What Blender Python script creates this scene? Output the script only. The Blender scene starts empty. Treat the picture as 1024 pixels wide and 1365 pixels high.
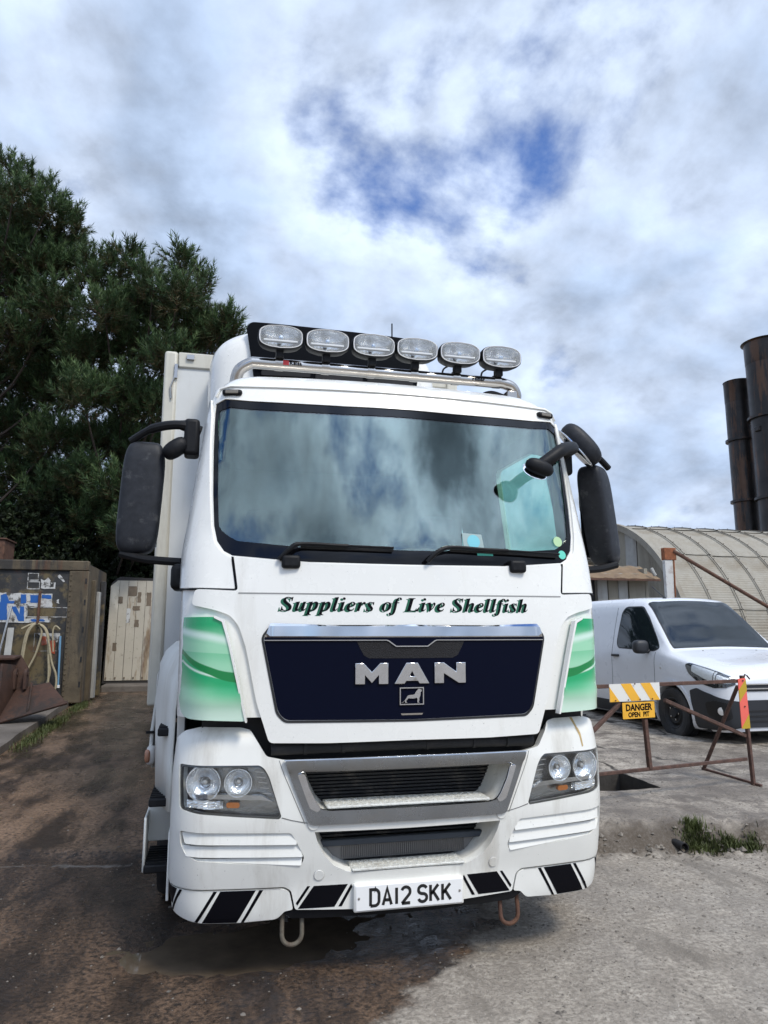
import bpy, bmesh, math, random
import numpy as np
from mathutils import Vector, Matrix, noise
from mathutils.geometry import delaunay_2d_cdt
R_ = math.radians
scene = bpy.context.scene
COL = scene.collection

# ------------------------------------------------------------------ camera
cam_d = bpy.data.cameras.new('camera')
cam = bpy.data.objects.new('camera', cam_d); COL.objects.link(cam)
cam.location = (-0.9418, -3.5032, 1.5793)
cam.rotation_euler = (R_(90) + 0.16379, 0.0, -0.23006)
cam_d.sensor_fit = 'VERTICAL'; cam_d.sensor_height = 36.0
cam_d.lens = 956.08 / 1365.0 * 36.0
cam_d.clip_end = 3000.0; cam_d.clip_start = 0.05
scene.camera = cam

# ------------------------------------------------------------------ light, sky, exposure
SUN_EL, SUN_AZ = R_(52), R_(152)            # azimuth measured from +Y clockwise: behind the camera, to the right
world = bpy.data.worlds.new('World'); scene.world = world; world.use_nodes = True
SKY_STRENGTH = 0.1
SKY_OFF = (7.7, -3.0)
def build_world():
    nt = world.node_tree; N = nt.nodes; L = nt.links; N.clear()
    out = N.new('ShaderNodeOutputWorld'); bg = N.new('ShaderNodeBackground'); bg.inputs['Strength'].default_value = SKY_STRENGTH
    L.new(bg.outputs[0], out.inputs[0])
    sky = N.new('ShaderNodeTexSky'); sky.sky_type = 'NISHITA'; sky.sun_disc = False
    sky.sun_elevation = SUN_EL; sky.sun_rotation = SUN_AZ; sky.air_density = 1.0; sky.dust_density = 0.6; sky.ozone_density = 1.6
    tc = N.new('ShaderNodeTexCoord'); sep = N.new('ShaderNodeSeparateXYZ'); L.new(tc.outputs['Generated'], sep.inputs[0])
    def m(op, a, b=None, c=None):
        n = N.new('ShaderNodeMath'); n.operation = op
        for i, v in enumerate((a, b, c)):
            if v is None: continue
            if isinstance(v, (int, float)): n.inputs[i].default_value = v
            else: L.new(v, n.inputs[i])
        return n.outputs[0]
    zz = m('ADD', m('MAXIMUM', sep.outputs['Z'], 0.0), 0.50)
    cb = N.new('ShaderNodeCombineXYZ')
    L.new(m('DIVIDE', sep.outputs['X'], zz), cb.inputs[0]); L.new(m('DIVIDE', sep.outputs['Y'], zz), cb.inputs[1])
    def noise_(scale, detail, rough, dist, off):
        n = N.new('ShaderNodeTexNoise'); n.inputs['Scale'].default_value = scale; n.inputs['Detail'].default_value = detail
        n.inputs['Roughness'].default_value = rough; n.inputs['Distortion'].default_value = dist
        a = N.new('ShaderNodeVectorMath'); a.operation = 'ADD'; a.inputs[1].default_value = (SKY_OFF[0] + off[0], SKY_OFF[1] + off[1], off[2]); L.new(cb.outputs[0], a.inputs[0]); L.new(a.outputs[0], n.inputs['Vector'])
        return n.outputs['Fac']
    def sm(v, a, b, c=0.0, d=1.0):
        r = N.new('ShaderNodeMapRange'); r.interpolation_type = 'SMOOTHSTEP'; L.new(v, r.inputs[0])
        for i, q in enumerate((a, b, c, d)): r.inputs[i + 1].default_value = q
        return r.outputs[0]
    def mix(f, a, b, mode='MIX'):
        x = N.new('ShaderNodeMix'); x.data_type = 'RGBA'; x.blend_type = mode
        for sock, v in ((x.inputs[0], f), (x.inputs[6], a), (x.inputs[7], b)):
            if isinstance(v, (int, float)): sock.default_value = v
            elif isinstance(v, tuple): sock.default_value = (*v, 1)
            else: L.new(v, sock)
        return x.outputs[2]
    g = 1 / SKY_STRENGTH
    dens = noise_(3.3, 12.0, 0.55, 0.1, (0, 0, 0)); dens_s = noise_(3.3, 12.0, 0.55, 0.1, (0.47 * 0.04, -0.88 * 0.04, 0)); big = noise_(0.9, 2.0, 0.5, 0.0, (7, 3, 4))
    hz = m('MULTIPLY', m('MAXIMUM', m('SUBTRACT', 0.50, sep.outputs['Z']), 0.0), 0.22)
    cov = m('ADD', m('ADD', dens, m('MULTIPLY', m('SUBTRACT', big, 0.5), 0.30)), hz)
    mask = sm(cov, 0.335, 0.50); thick = sm(cov, 0.49, 0.68)
    lit = m('MINIMUM', m('MAXIMUM', m('MULTIPLY_ADD', m('SUBTRACT', dens, dens_s), 3.0, 0.97), 0.66), 1.22)
    col = mix(thick, tuple(v * g for v in (0.43, 0.505, 0.64)), tuple(v * g for v in (0.295, 0.37, 0.50)))
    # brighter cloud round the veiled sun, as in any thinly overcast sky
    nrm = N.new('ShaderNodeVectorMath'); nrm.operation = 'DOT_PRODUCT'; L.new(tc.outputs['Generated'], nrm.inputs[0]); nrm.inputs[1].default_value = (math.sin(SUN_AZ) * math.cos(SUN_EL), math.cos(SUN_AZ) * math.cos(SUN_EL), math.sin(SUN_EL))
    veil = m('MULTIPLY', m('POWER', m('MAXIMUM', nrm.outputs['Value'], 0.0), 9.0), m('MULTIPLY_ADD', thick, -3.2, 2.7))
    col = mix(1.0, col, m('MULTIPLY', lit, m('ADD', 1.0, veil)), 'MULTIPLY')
    blue = mix(1.0, sky.outputs[0], (0.40, 0.66, 1.10), 'MULTIPLY')
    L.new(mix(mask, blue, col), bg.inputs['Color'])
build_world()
sun_d = bpy.data.lights.new('sun', 'SUN'); sun_d.energy = 1.5; sun_d.angle = R_(14); sun_d.color = (1.0, 0.93, 0.82)
sun = bpy.data.objects.new('sun', sun_d); COL.objects.link(sun)
_sd = Vector((math.sin(SUN_AZ) * math.cos(SUN_EL), math.cos(SUN_AZ) * math.cos(SUN_EL), math.sin(SUN_EL)))
sun.rotation_euler = _sd.to_track_quat('Z', 'Y').to_euler(); sun.location = _sd * 60
scene.view_settings.view_transform = 'Standard'; scene.view_settings.look = 'None'
scene.view_settings.exposure = 0.76; scene.view_settings.gamma = 1.0; scene.view_settings.use_curve_mapping = False
scene.cycles.max_bounces = 8; scene.cycles.transparent_max_bounces = 16; scene.cycles.caustics_reflective = False; scene.cycles.caustics_refractive = False

# ------------------------------------------------------------------ helpers: objects
def link(o, parent=None):
    COL.objects.link(o)
    if parent is not None: o.parent = parent
    return o
def tag(o, label=None, cat=None, group=None, kind=None):
    if label: o['label'] = label
    if cat: o['category'] = cat
    if group: o['group'] = group
    if kind: o['kind'] = kind
    return o
def thing(name, label, cat, loc=(0, 0, 0), rz=0.0, group=None):
    o = bpy.data.objects.new(name, None); o.location = loc; o.rotation_euler = (0, 0, rz); o.empty_display_size = 0.2
    link(o); return tag(o, label, cat, group)
def mobj(name, verts, faces, mat, parent=None, smooth=30, uv=None, bevel=0.0, segs=2):
    me = bpy.data.meshes.new(name); me.from_pydata([tuple(v) for v in verts], [], faces)
    bm = bmesh.new(); bm.from_mesh(me); bmesh.ops.recalc_face_normals(bm, faces=bm.faces); bm.to_mesh(me); bm.free()
    if uv is not None:
        l = me.uv_layers.new(name='sz')
        idx = np.empty(len(me.loops), dtype=np.int32); me.loops.foreach_get('vertex_index', idx)
        l.data.foreach_set('uv', np.asarray(uv, dtype=np.float32)[idx].ravel())
    finish(me, mat, smooth)
    o = bpy.data.objects.new(name, me); link(o, parent)
    if bevel: bev(o, bevel, segs)
    return o
def finish(me, mat, smooth):
    if mat is not None: me.materials.append(mat)
    if smooth:
        me.polygons.foreach_set('use_smooth', [True] * len(me.polygons))
        me.set_sharp_from_angle(angle=R_(smooth))
    me.update()
def bev(o, w, segs=2, ang=35):
    b = o.modifiers.new('bevel', 'BEVEL'); b.width = w; b.segments = segs; b.limit_method = 'ANGLE'; b.angle_limit = R_(ang); b.use_clamp_overlap = True; b.harden_normals = False
    return o
class MB:
    """collects shapes into one mesh"""
    def __init__(s): s.v = []; s.f = []
    def add(s, v, f):
        n = len(s.v); s.v += [tuple(p) for p in v]; s.f += [tuple(i + n for i in q) for q in f]; return s
    def box(s, a, b, M=None):
        (x0, y0, z0), (x1, y1, z1) = a, b
        v = [Vector(p) for p in ((x0, y0, z0), (x1, y0, z0), (x1, y1, z0), (x0, y1, z0), (x0, y0, z1), (x1, y0, z1), (x1, y1, z1), (x0, y1, z1))]
        if M is not None: v = [M @ p for p in v]
        return s.add(v, [(0, 3, 2, 1), (4, 5, 6, 7), (0, 1, 5, 4), (1, 2, 6, 5), (2, 3, 7, 6), (3, 0, 4, 7)])
    def bar(s, p, q, w, h=None, up=(0, 0, 1)):
        p, q = Vector(p), Vector(q); d = q - p; z = d.normalized(); u = Vector(up)
        if abs(z.dot(u)) > 0.98: u = Vector((1, 0, 0))
        x = z.cross(u).normalized(); y = x.cross(z); h = h or w
        v = [p + x * a * w / 2 + y * b * h / 2 + d * t for t in (0, 1) for a, b in ((-1, -1), (1, -1), (1, 1), (-1, 1))]
        return s.add(v, [(0, 3, 2, 1), (4, 5, 6, 7), (0, 1, 5, 4), (1, 2, 6, 5), (2, 3, 7, 6), (3, 0, 4, 7)])
    def tube(s, pts, r, n=10, cap=True, closed=False):
        pts = [Vector(p) for p in pts]; k = len(pts); rs = r if isinstance(r, (list, tuple)) else [r] * k
        up = None; rings = []
        for i, p in enumerate(pts):
            a = pts[i - 1] if (i or closed) else pts[0]; b = pts[(i + 1) % k] if (i < k - 1 or closed) else pts[-1]
            t = (b - a).normalized()
            if up is None: up = t.orthogonal().normalized()
            up = (up - t * up.dot(t)).normalized(); sd = t.cross(up)
            rings.append([p + (up * math.cos(2 * math.pi * j / n) + sd * math.sin(2 * math.pi * j / n)) * rs[i] for j in range(n)])
        v = [q for rg in rings for q in rg]; f = []
        for i in range(k if closed else k - 1):
            i2 = (i + 1) % k
            for j in range(n): f.append((i * n + j, i * n + (j + 1) % n, i2 * n + (j + 1) % n, i2 * n + j))
        if cap and not closed: f += [tuple(range(n))[::-1], tuple(range((k - 1) * n, k * n))]
        return s.add(v, f)
    def lathe(s, prof, n=24, M=None, cap=False):
        """prof [(r, h)] about local z"""
        v = []; f = []
        for r, h in prof:
            for j in range(n): v.append(Vector((r * math.cos(2 * math.pi * j / n), r * math.sin(2 * math.pi * j / n), h)))
        for i in range(len(prof) - 1):
            for j in range(n): f.append((i * n + j, i * n + (j + 1) % n, (i + 1) * n + (j + 1) % n, (i + 1) * n + j))
        if cap: f += [tuple(range(n))[::-1], tuple(range((len(prof) - 1) * n, len(prof) * n))]
        if M is not None: v = [M @ p for p in v]
        return s.add(v, f)
    def build(s, name, mat, parent=None, smooth=35, bevel=0.0, segs=2): return mobj(name, s.v, s.f, mat, parent, smooth, None, bevel, segs)
def box(name, a, b, mat, parent=None, bevel=0.0, segs=2, M=None): return MB().box(a, b, M).build(name, mat, parent, 35, bevel, segs)
def copy_tree(o, parent=None):
    c = o.copy(); link(c)
    c.parent = parent
    for ch in list(o.children): copy_tree(ch, c)
    return c
def smooth_path(pts, n=6):
    pts = [Vector(p) for p in pts]; out = []
    for i in range(len(pts) - 1):
        p0 = pts[max(i - 1, 0)]; p1 = pts[i]; p2 = pts[i + 1]; p3 = pts[min(i + 2, len(pts) - 1)]
        for k in range(n):
            t = k / n; out.append(0.5 * ((2 * p1) + (p2 - p0) * t + (2 * p0 - 5 * p1 + 4 * p2 - p3) * t * t + (3 * p1 - p0 - 3 * p2 + p3) * t ** 3))
    return out + [pts[-1]]

# ------------------------------------------------------------------ helpers: panels laid on a curved surface
def sym(half): return list(half) + [(-s, z) for s, z in reversed(half) if abs(s) > 1e-6]
def inside(pt, poly):
    x, y = pt; r = False; j = len(poly) - 1
    for i in range(len(poly)):
        xi, yi = poly[i]; xj, yj = poly[j]
        if (yi > y) != (yj > y) and x < (xj - xi) * (y - yi) / (yj - yi) + xi: r = not r
        j = i
    return r
def rounded(loop, rad, n=4):
    out = []; k = len(loop)
    rads = rad if isinstance(rad, (list, tuple)) else [rad] * k
    for i, p in enumerate(loop):
        a = Vector(loop[i - 1]); b = Vector(p); c = Vector(loop[(i + 1) % k])
        r = min(rads[i], (a - b).length * 0.49, (c - b).length * 0.49)
        if r < 1e-5: out.append(tuple(b)); continue
        s = b + (a - b).normalized() * r; e = b + (c - b).normalized() * r
        for q in range(n + 1):
            t = q / n; out.append(tuple(s * (1 - t) ** 2 + b * 2 * t * (1 - t) + e * t * t))
    return out
def cdt(loops, res):
    pts = []; edges = []
    for lp in loops:
        n0 = len(pts); q = []
        for i, p in enumerate(lp):
            a = Vector(p); b = Vector(lp[(i + 1) % len(lp)]); d = (b - a).length
            if d < 1e-6: continue
            k = max(1, int(math.ceil(d / res)))
            for t in range(k): q.append(a.lerp(b, t / k))
        m_ = len(q); pts += q; edges += [(n0 + i, n0 + (i + 1) % m_) for i in range(m_)]
    def ok(p):
        return sum(inside(p, lp) for lp in loops) % 2 == 1
    nb = len(pts); bnd = np.array([(p.x, p.y) for p in pts])
    x0, y0 = bnd.min(0); x1, y1 = bnd.max(0)
    gy = y0 + res * 0.5; row = 0
    while gy < y1:
        gx = x0 + res * (0.5 if row % 2 else 0.25)
        while gx < x1:
            if ok((gx, gy)) and ((bnd - (gx, gy)) ** 2).sum(1).min() > (res * 0.35) ** 2: pts.append(Vector((gx, gy)))
            gx += res
        gy += res; row += 1
    V, E, F, *_ = delaunay_2d_cdt(pts, edges, [], 0, 1e-6)
    tri = []
    for f in F:
        c = sum((V[i] for i in f), Vector((0, 0))) / len(f)
        if ok((c.x, c.y)): tri.append(tuple(f))
    return V, tri
def patch(name, loops, surf, mat, parent=None, off=0.0, thick=0.008, res=0.05, bevel=0.0, smooth=30, flip=False):
    V, T = cdt(loops, res)
    fr = []; bk = []
    e = 1e-3
    for p in V:
        a = surf(p.x, p.y); du = surf(p.x + e, p.y) - surf(p.x - e, p.y); dv = surf(p.x, p.y + e) - surf(p.x, p.y - e)
        n = du.cross(dv)
        n = n.normalized() if n.length > 1e-12 else Vector((0, -1, 0))
        if flip: n = -n
        fr.append(a + n * off); bk.append(a + n * (off - thick))
    n = len(fr); uv = [(p.x, p.y) for p in V]
    if not thick: return mobj(name, fr, T, mat, parent, smooth, uv)
    cnt = {}
    for t in T:
        for i in range(len(t)):
            a, b = t[i], t[(i + 1) % len(t)]; cnt[(a, b)] = cnt.get((a, b), 0) + 1
    F = list(T) + [tuple(i + n for i in reversed(t)) for t in T]
    for (a, b) in cnt:
        if (b, a) not in cnt: F.append((b, a, a + n, b + n))
    return mobj(name, fr + bk, F, mat, parent, smooth, uv + uv, bevel)
def tri_interp(z, T):
    if z <= T[0][0]: return T[0][1]
    for (a, va), (b, vb) in zip(T, T[1:]):
        if z <= b: return va + (vb - va) * (z - a) / (b - a)
    return T[-1][1]
def make_surf(M):
    def surf(s, z):
        W = tri_interp(z, M['W']); R = tri_interp(z, M['R']); a = tri_interp(z, M['a']); yc = tri_interp(z, M['yc'])
        L = W - R; q = abs(s); sg = 1 if s >= 0 else -1
        if q <= L: return Vector((s, yc + a * (q / W) ** 2, z))
        th = (q - L) / R
        if th <= math.pi / 2:
            x = L + R * math.sin(th); return Vector((sg * x, yc + a * (x / W) ** 2 + R * (1 - math.cos(th)), z))
        return Vector((sg * W, yc + a + R + (q - L - R * math.pi / 2), z))
    return surf
CABM = dict(yc=[(.9, -.045), (1.55, -.055), (1.94, -.04), (2.78, .13), (2.86, .155), (2.93, .2)], a=[(1, .09), (1.76, .1), (1.94, .13), (2.78, .10)],
            W=[(1, 1.10), (1.94, 1.105), (2.8, 1.0), (2.95, .97)], R=[(1, .15), (1.94, .14), (2.8, .10)])
BUMM = dict(yc=[(.15, .05), (.22, .03), (.3, .01), (.42, .003), (.52, -.02), (.7, -.05), (.95, -.05), (1.08, -.03), (1.15, .03)], a=[(0, .10)],
            W=[(.2, 1.06), (.3, 1.09), (.45, 1.11), (.9, 1.11), (1.15, 1.09)], R=[(0, .17)])
CAB = make_surf(CABM); BUM = make_surf(BUMM)
def flat(origin, ux, uy):
    o, a, b = Vector(origin), Vector(ux), Vector(uy)
    return lambda u, v: o + a * u + b * v

# ------------------------------------------------------------------ helpers: materials
def mat(name, col, rough=0.5, metal=0.0, coat=0.0, var=0.0, vscale=6.0, dirt=None, dirt_amt=0.0, dscale=3.0, bump=0.0, bscale=60.0, spec=0.5, rvar=0.0, streak=False, sharp=False, specks=False, alpha=None, trans=0.0, emis=None):
    m = bpy.data.materials.new(name); m.use_nodes = True
    nt = m.node_tree; N = nt.nodes; L = nt.links; P = N['Principled BSDF']
    P.inputs['Roughness'].default_value = rough; P.inputs['Metallic'].default_value = metal; P.inputs['Coat Weight'].default_value = coat; P.inputs['Coat Roughness'].default_value = 0.06
    P.inputs['Specular IOR Level'].default_value = spec; P.inputs['Base Color'].default_value = (*col, 1); P.inputs['Transmission Weight'].default_value = trans
    if var or dirt or bump or rvar:
        tc = N.new('ShaderNodeTexCoord'); vec = tc.outputs['Object']
        if streak:
            mp = N.new('ShaderNodeMapping'); mp.inputs['Scale'].default_value = (1, 1, 0.14); L.new(vec, mp.inputs[0]); svec = mp.outputs[0]
        else: svec = vec
        def nz(scale, det, v, rg=0.6):
            n = N.new('ShaderNodeTexNoise'); n.inputs['Scale'].default_value = scale; n.inputs['Detail'].default_value = det; n.inputs['Roughness'].default_value = rg; L.new(v, n.inputs['Vector']); return n.outputs['Fac']
        def mr(v, a, b, c, d):
            r = N.new('ShaderNodeMapRange'); L.new(v, r.inputs[0])
            for i, q in enumerate((a, b, c, d)): r.inputs[i + 1].default_value = q
            return r.outputs[0]
        cur = None
        def mixc(f, a, b, mode='MIX'):
            x = N.new('ShaderNodeMix'); x.data_type = 'RGBA'; x.blend_type = mode
            for s, v in ((x.inputs[0], f), (x.inputs[6], a), (x.inputs[7], b)):
                if isinstance(v, (int, float)): s.default_value = v
                elif isinstance(v, tuple): s.default_value = (*v[:3], 1)
                else: L.new(v, s)
            return x.outputs[2]
        cur = tuple(col)
        if var: cur = mixc(mr(nz(vscale, 6, vec), .3, .7, 0, 1), tuple(c * (1 - var) for c in col), tuple(min(1, c * (1 + var)) for c in col))
        if dirt:
            if sharp:
                lo = .62 - dirt_amt * .25; cur = mixc(mr(nz(dscale, 10, svec, .70), lo, lo + .07, 0, .95), cur, dirt)
                cur = mixc(mr(nz(dscale * 7, 6, vec, .7), .60, .66, 0, .55), cur, tuple(c * .35 for c in col)); cur = mixc(mr(nz(dscale * 2.3, 8, svec, .7), .57, .66, 0, .6), cur, (.10, .045, .022))
            else: cur = mixc(mr(nz(dscale, 9, svec, .68), .62 - dirt_amt * .35, .80 - dirt_amt * .25, 0, min(1.0, .35 + dirt_amt)), cur, dirt)
        if specks: cur = mixc(mr(nz(85, 2, vec, .5), .735, .765, 0, .55), cur, (.12, .11, .09))
        if not isinstance(cur, tuple): L.new(cur, P.inputs['Base Color'])
        if rvar: L.new(mr(nz(dscale * 1.7, 6, vec), .3, .7, max(0.02, rough - rvar), min(1, rough + rvar)), P.inputs['Roughness'])
        if bump:
            b = N.new('ShaderNodeBump'); b.inputs['Strength'].default_value = bump; b.inputs['Distance'].default_value = 0.02; L.new(nz(bscale, 6, vec), b.inputs['Height']); L.new(b.outputs[0], P.inputs['Normal'])
    return m
def glass_mat(name, tint, ior, rough=0.0, refl=(1, 1, 1)):
    m = bpy.data.materials.new(name); m.use_nodes = True; nt = m.node_tree; N = nt.nodes; L = nt.links; N.clear()
    o = N.new('ShaderNodeOutputMaterial'); mx = N.new('ShaderNodeMixShader'); tr = N.new('ShaderNodeBsdfTransparent'); gl = N.new('ShaderNodeBsdfGlossy'); lw = N.new('ShaderNodeLayerWeight'); lw.inputs['Blend'].default_value = .5
    f0 = ((ior - 1) / (ior + 1)) ** 2; pw = N.new('ShaderNodeMath'); pw.operation = 'POWER'; pw.inputs[1].default_value = 5.0; L.new(lw.outputs['Facing'], pw.inputs[0])
    fr = N.new('ShaderNodeMath'); fr.operation = 'MULTIPLY_ADD'; fr.inputs[1].default_value = 1 - f0; fr.inputs[2].default_value = f0; L.new(pw.outputs[0], fr.inputs[0])
    tr.inputs['Color'].default_value = (*tint, 1); gl.inputs['Roughness'].default_value = rough; gl.inputs['Color'].default_value = (*refl, 1)
    L.new(fr.outputs[0], mx.inputs[0]); L.new(tr.outputs[0], mx.inputs[1]); L.new(gl.outputs[0], mx.inputs[2]); L.new(mx.outputs[0], o.inputs[0])
    return m
M = {}
M['white'] = mat('white_paint', (.82, .815, .765), .26, coat=.6, var=.025, vscale=3, dirt=(.50, .47, .40), dirt_amt=.13, dscale=3.4, rvar=.08, streak=True, specks=True)
M['white_bumper'] = mat('white_bumper_paint', (.79, .785, .73), .34, coat=.4, var=.03, vscale=3, dirt=(.36, .32, .25), dirt_amt=.22, dscale=4.0, rvar=.1, streak=True, specks=True)
M['white_fender'] = mat('white_fender_plastic', (.72, .72, .67), .42, var=.03, dirt=(.40, .36, .28), dirt_amt=.25, dscale=2.6, streak=True)
M['black_gloss'] = mat('black_gloss_panel', (.003, .0045, .014), .10, spec=.07)
M['black_plastic'] = mat('black_plastic', (.009, .0095, .011), .5, spec=.2, var=.2, vscale=20, dirt=(.06, .06, .06), dirt_amt=.08, bump=.08, bscale=160)
M['dark'] = mat('dark_underbody', (.012, .012, .013), .7, var=.3, dirt=(.06, .05, .04), dirt_amt=.3)
M['rubber'] = mat('rubber', (.016, .016, .017), .75, var=.2, dirt=(.07, .06, .05), dirt_amt=.3, bump=.2, bscale=90)
M['chrome'] = mat('chrome', (.62, .63, .65), .07, metal=1.0, rvar=.03)
M['steel'] = mat('stainless_steel', (.50, .47, .43), .16, metal=1.0, dirt=(.28, .24, .19), dirt_amt=.18, dscale=4, rvar=.08)
M['brushed'] = mat('brushed_aluminium_trim', (.32, .335, .35), .26, metal=1.0, var=.1, dirt=(.30, .28, .25), dirt_amt=.25, dscale=3, rvar=.08)
M['reflector'] = mat('lamp_reflector', (.97, .97, .96), .10, metal=.8, bump=.45, bscale=26)
M['lens'] = glass_mat('clear_lens', (.96, .97, .97), 1.5)
M['orange'] = mat('orange_lens', (.50, .16, .03), .2, metal=.3)
M['lampgrey'] = mat('lamp_housing_grey', (.52, .51, .49), .28, metal=.35)
M['glass'] = glass_mat('windscreen_glass', (.62, .80, .74), 2.1, 0.0, (.95, 1.0, .975))
M['doorglass'] = glass_mat('door_glass', (.80, .93, .89), 1.5)
M['frit'] = mat('black_glass_border', (.003, .003, .004), .08, spec=.3)
M['interior'] = mat('cab_interior', (.012, .012, .013), .9, spec=.1)
M['plate'] = mat('number_plate_white', (.80, .80, .78), .35, dirt=(.5, .47, .4), dirt_amt=.1)
M['vinyl'] = mat('black_vinyl', (.004, .004, .006), .45, spec=.08)
M['vgreen'] = mat('green_vinyl', (.008, .11, .055), .35)
M['letter'] = mat('plate_letter', (.01, .01, .01), .4)
M['rustdark'] = mat('rusty_iron', (.085, .042, .028), .82, var=.4, vscale=14, dirt=(.15, .07, .035), dirt_amt=.4, dscale=8, bump=.35, bscale=70)
M['tread'] = mat('white_tread_plate', (.66, .66, .61), .5, dirt=(.33, .30, .24), dirt_amt=.3, dscale=9, bump=.5, bscale=55)

# ================================================================== the ground
def edge_y(x): return 1.84 - 0.2 * x
def sstep(a, b, v):
    t = min(1.0, max(0.0, (v - a) / (b - a))); return t * t * (3 - 2 * t)
def ground_z(x, y, fine=False):
    d = y - edge_y(x) + 0.10 * noise.noise(Vector((x * 1.7, y * 1.7, 3.1))) + 0.05 * noise.noise(Vector((x * 5, y * 5, 1.1)))
    h = 0.035 + 0.115 * sstep(0.6, 1.7, x)
    w = 0.07 + 0.16 * sstep(0.6, 1.7, x)
    z = h * sstep(0.0, w, d) + 0.02 * min(max(0.0, d), 16.0)
    if fine:
        far = sstep(9, 4, abs(x)) * sstep(9, 5, y)
        z += far * (0.010 * noise.noise(Vector((x * 2.3, y * 2.3, 0))) + 0.006 * noise.noise(Vector((x * 9, y * 9, 5))) + 0.004 * noise.noise(Vector((x * 23, y * 23, 9))))
        z -= .034 * math.exp(-((x + .80) ** 2 / .26 + (y - .46) ** 2 / .06)) + .016 * math.exp(-((x + .15) ** 2 / .5 + (y - .75) ** 2 / .12))
        k = sstep(0.25, 0.0, abs(d - w * .5) - w * .5) * sstep(0.6, 1.7, x)
        z += k * (0.045 * noise.noise(Vector((x * 7, y * 7, 7))) + 0.03 * noise.noise(Vector((x * 19, y * 19, 4))))
    return z
PIT = (1.85, 3.05, 2.55, 3.25)
def axis(fine0, fine1, step, far):
    a = list(np.arange(fine0, fine1 + 1e-6, step)); q = step
    v = a[-1]; up = []
    while v < far: q *= 1.25; v += q; up.append(v)
    q = step; v = a[0]; dn = []
    while v > -far: q *= 1.25; v -= q; dn.append(v)
    return dn[::-1] + a + up
def ground_mat():
    m = bpy.data.materials.new('yard_surface'); m.use_nodes = True; nt = m.node_tree; N = nt.nodes; L = nt.links; P = N['Principled BSDF']
    geo = N.new('ShaderNodeNewGeometry'); sep = N.new('ShaderNodeSeparateXYZ'); L.new(geo.outputs['Position'], sep.inputs[0]); X, Y = sep.outputs[0], sep.outputs[1]
    def mm(op, a, b=None, c=None):
        n = N.new('ShaderNodeMath'); n.operation = op
        for i, v in enumerate((a, b, c)):
            if v is None: continue
            if isinstance(v, (int, float)): n.inputs[i].default_value = v
            else: L.new(v, n.inputs[i])
        return n.outputs[0]
    def nz(scale, det=6, rough=.6, stretch=None, off=0.0):
        n = N.new('ShaderNodeTexNoise'); n.inputs['Scale'].default_value = scale; n.inputs['Detail'].default_value = det; n.inputs['Roughness'].default_value = rough
        mp = N.new('ShaderNodeMapping'); mp.inputs['Location'].default_value = (off, off * .7, 0)
        if stretch: mp.inputs['Scale'].default_value = stretch
        L.new(geo.outputs['Position'], mp.inputs[0]); L.new(mp.outputs[0], n.inputs['Vector']); return n.outputs['Fac']
    def mr(v, a, b, c=0.0, d=1.0):
        r = N.new('ShaderNodeMapRange'); r.interpolation_type = 'SMOOTHSTEP'; L.new(v, r.inputs[0])
        for i, q in enumerate((a, b, c, d)): r.inputs[i + 1].default_value = q
        return r.outputs[0]
    def mix(f, a, b, mode='MIX'):
        x = N.new('ShaderNodeMix'); x.data_type = 'RGBA'; x.blend_type = mode
        for s, v in ((x.inputs[0], f), (x.inputs[6], a), (x.inputs[7], b)):
            if isinstance(v, (int, float)): s.default_value = v
            elif isinstance(v, tuple): s.default_value = (*v, 1)
            else: L.new(v, s)
        return x.outputs[2]
    big = nz(1.1, 5, .6); med = nz(4.5, 7, .65, off=3.); fine = nz(38, 5, .7, off=8.); speck = nz(130, 3, .7, off=2.)
    streak = nz(3.2, 7, .65, (1.0, 0.28, 1.0), 6.0)
    # gravelly dry part
    gravel = mix(mr(med, .30, .70), (.31, .27, .222), (.52, .462, .385))
    gravel = mix(mr(nz(2.2, 6, .7, (1, .35, 1), 9.), .52, .66), gravel, (.17, .148, .12)); gravel = mix(mr(fine, .30, .72), (.20, .174, .142), gravel)
    gravel = mix(mr(speck, .58, .74), gravel, (.50, .47, .42))
    # old concrete slab
    conc = mix(mr(big, .30, .68), (.24, .205, .165), (.50, .445, .37)); conc = mix(mr(med, .36, .60), (.16, .135, .11), conc); conc = mix(mr(fine, .28, .6), (.125, .108, .09), conc)
    conc = mix(mr(speck, .62, .76), conc, (.48, .45, .40))
    # muddy part
    mud = mix(mr(streak, .36, .64), (.040, .026, .017), (.185, .118, .074)); mud = mix(mr(fine, .32, .66), (.022, .017, .013), mud)
    mud = mix(mr(speck, .71, .79), mud, (.22, .19, .16))
    d = mm('ADD', mm('SUBTRACT', Y, mm('MULTIPLY_ADD', X, -0.2, 1.84)), mm('MULTIPLY', mm('SUBTRACT', med, .5), .25))
    on_slab = mr(d, -.02, .10)
    vo = N.new('ShaderNodeTexVoronoi'); vo.feature = 'DISTANCE_TO_EDGE'; vo.inputs['Scale'].default_value = .55
    wob = N.new('ShaderNodeTexNoise'); wob.inputs['Scale'].default_value = 2.5; wob.inputs['Detail'].default_value = 6; L.new(geo.outputs['Position'], wob.inputs['Vector'])
    vadd = N.new('ShaderNodeMix'); vadd.data_type = 'RGBA'; vadd.blend_type = 'ADD'; vadd.inputs[0].default_value = .35; L.new(geo.outputs['Position'], vadd.inputs[6]); L.new(wob.outputs['Color'], vadd.inputs[7]); L.new(vadd.outputs[2], vo.inputs['Vector'])
    crack = mm('MULTIPLY', mr(vo.outputs['Distance'], .016, .004), mr(big, .40, .55))
    conc = mix(crack, conc, (.05, .042, .034)); mud = mix(mm('MULTIPLY', crack, .6), mud, (.02, .015, .011))
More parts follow.
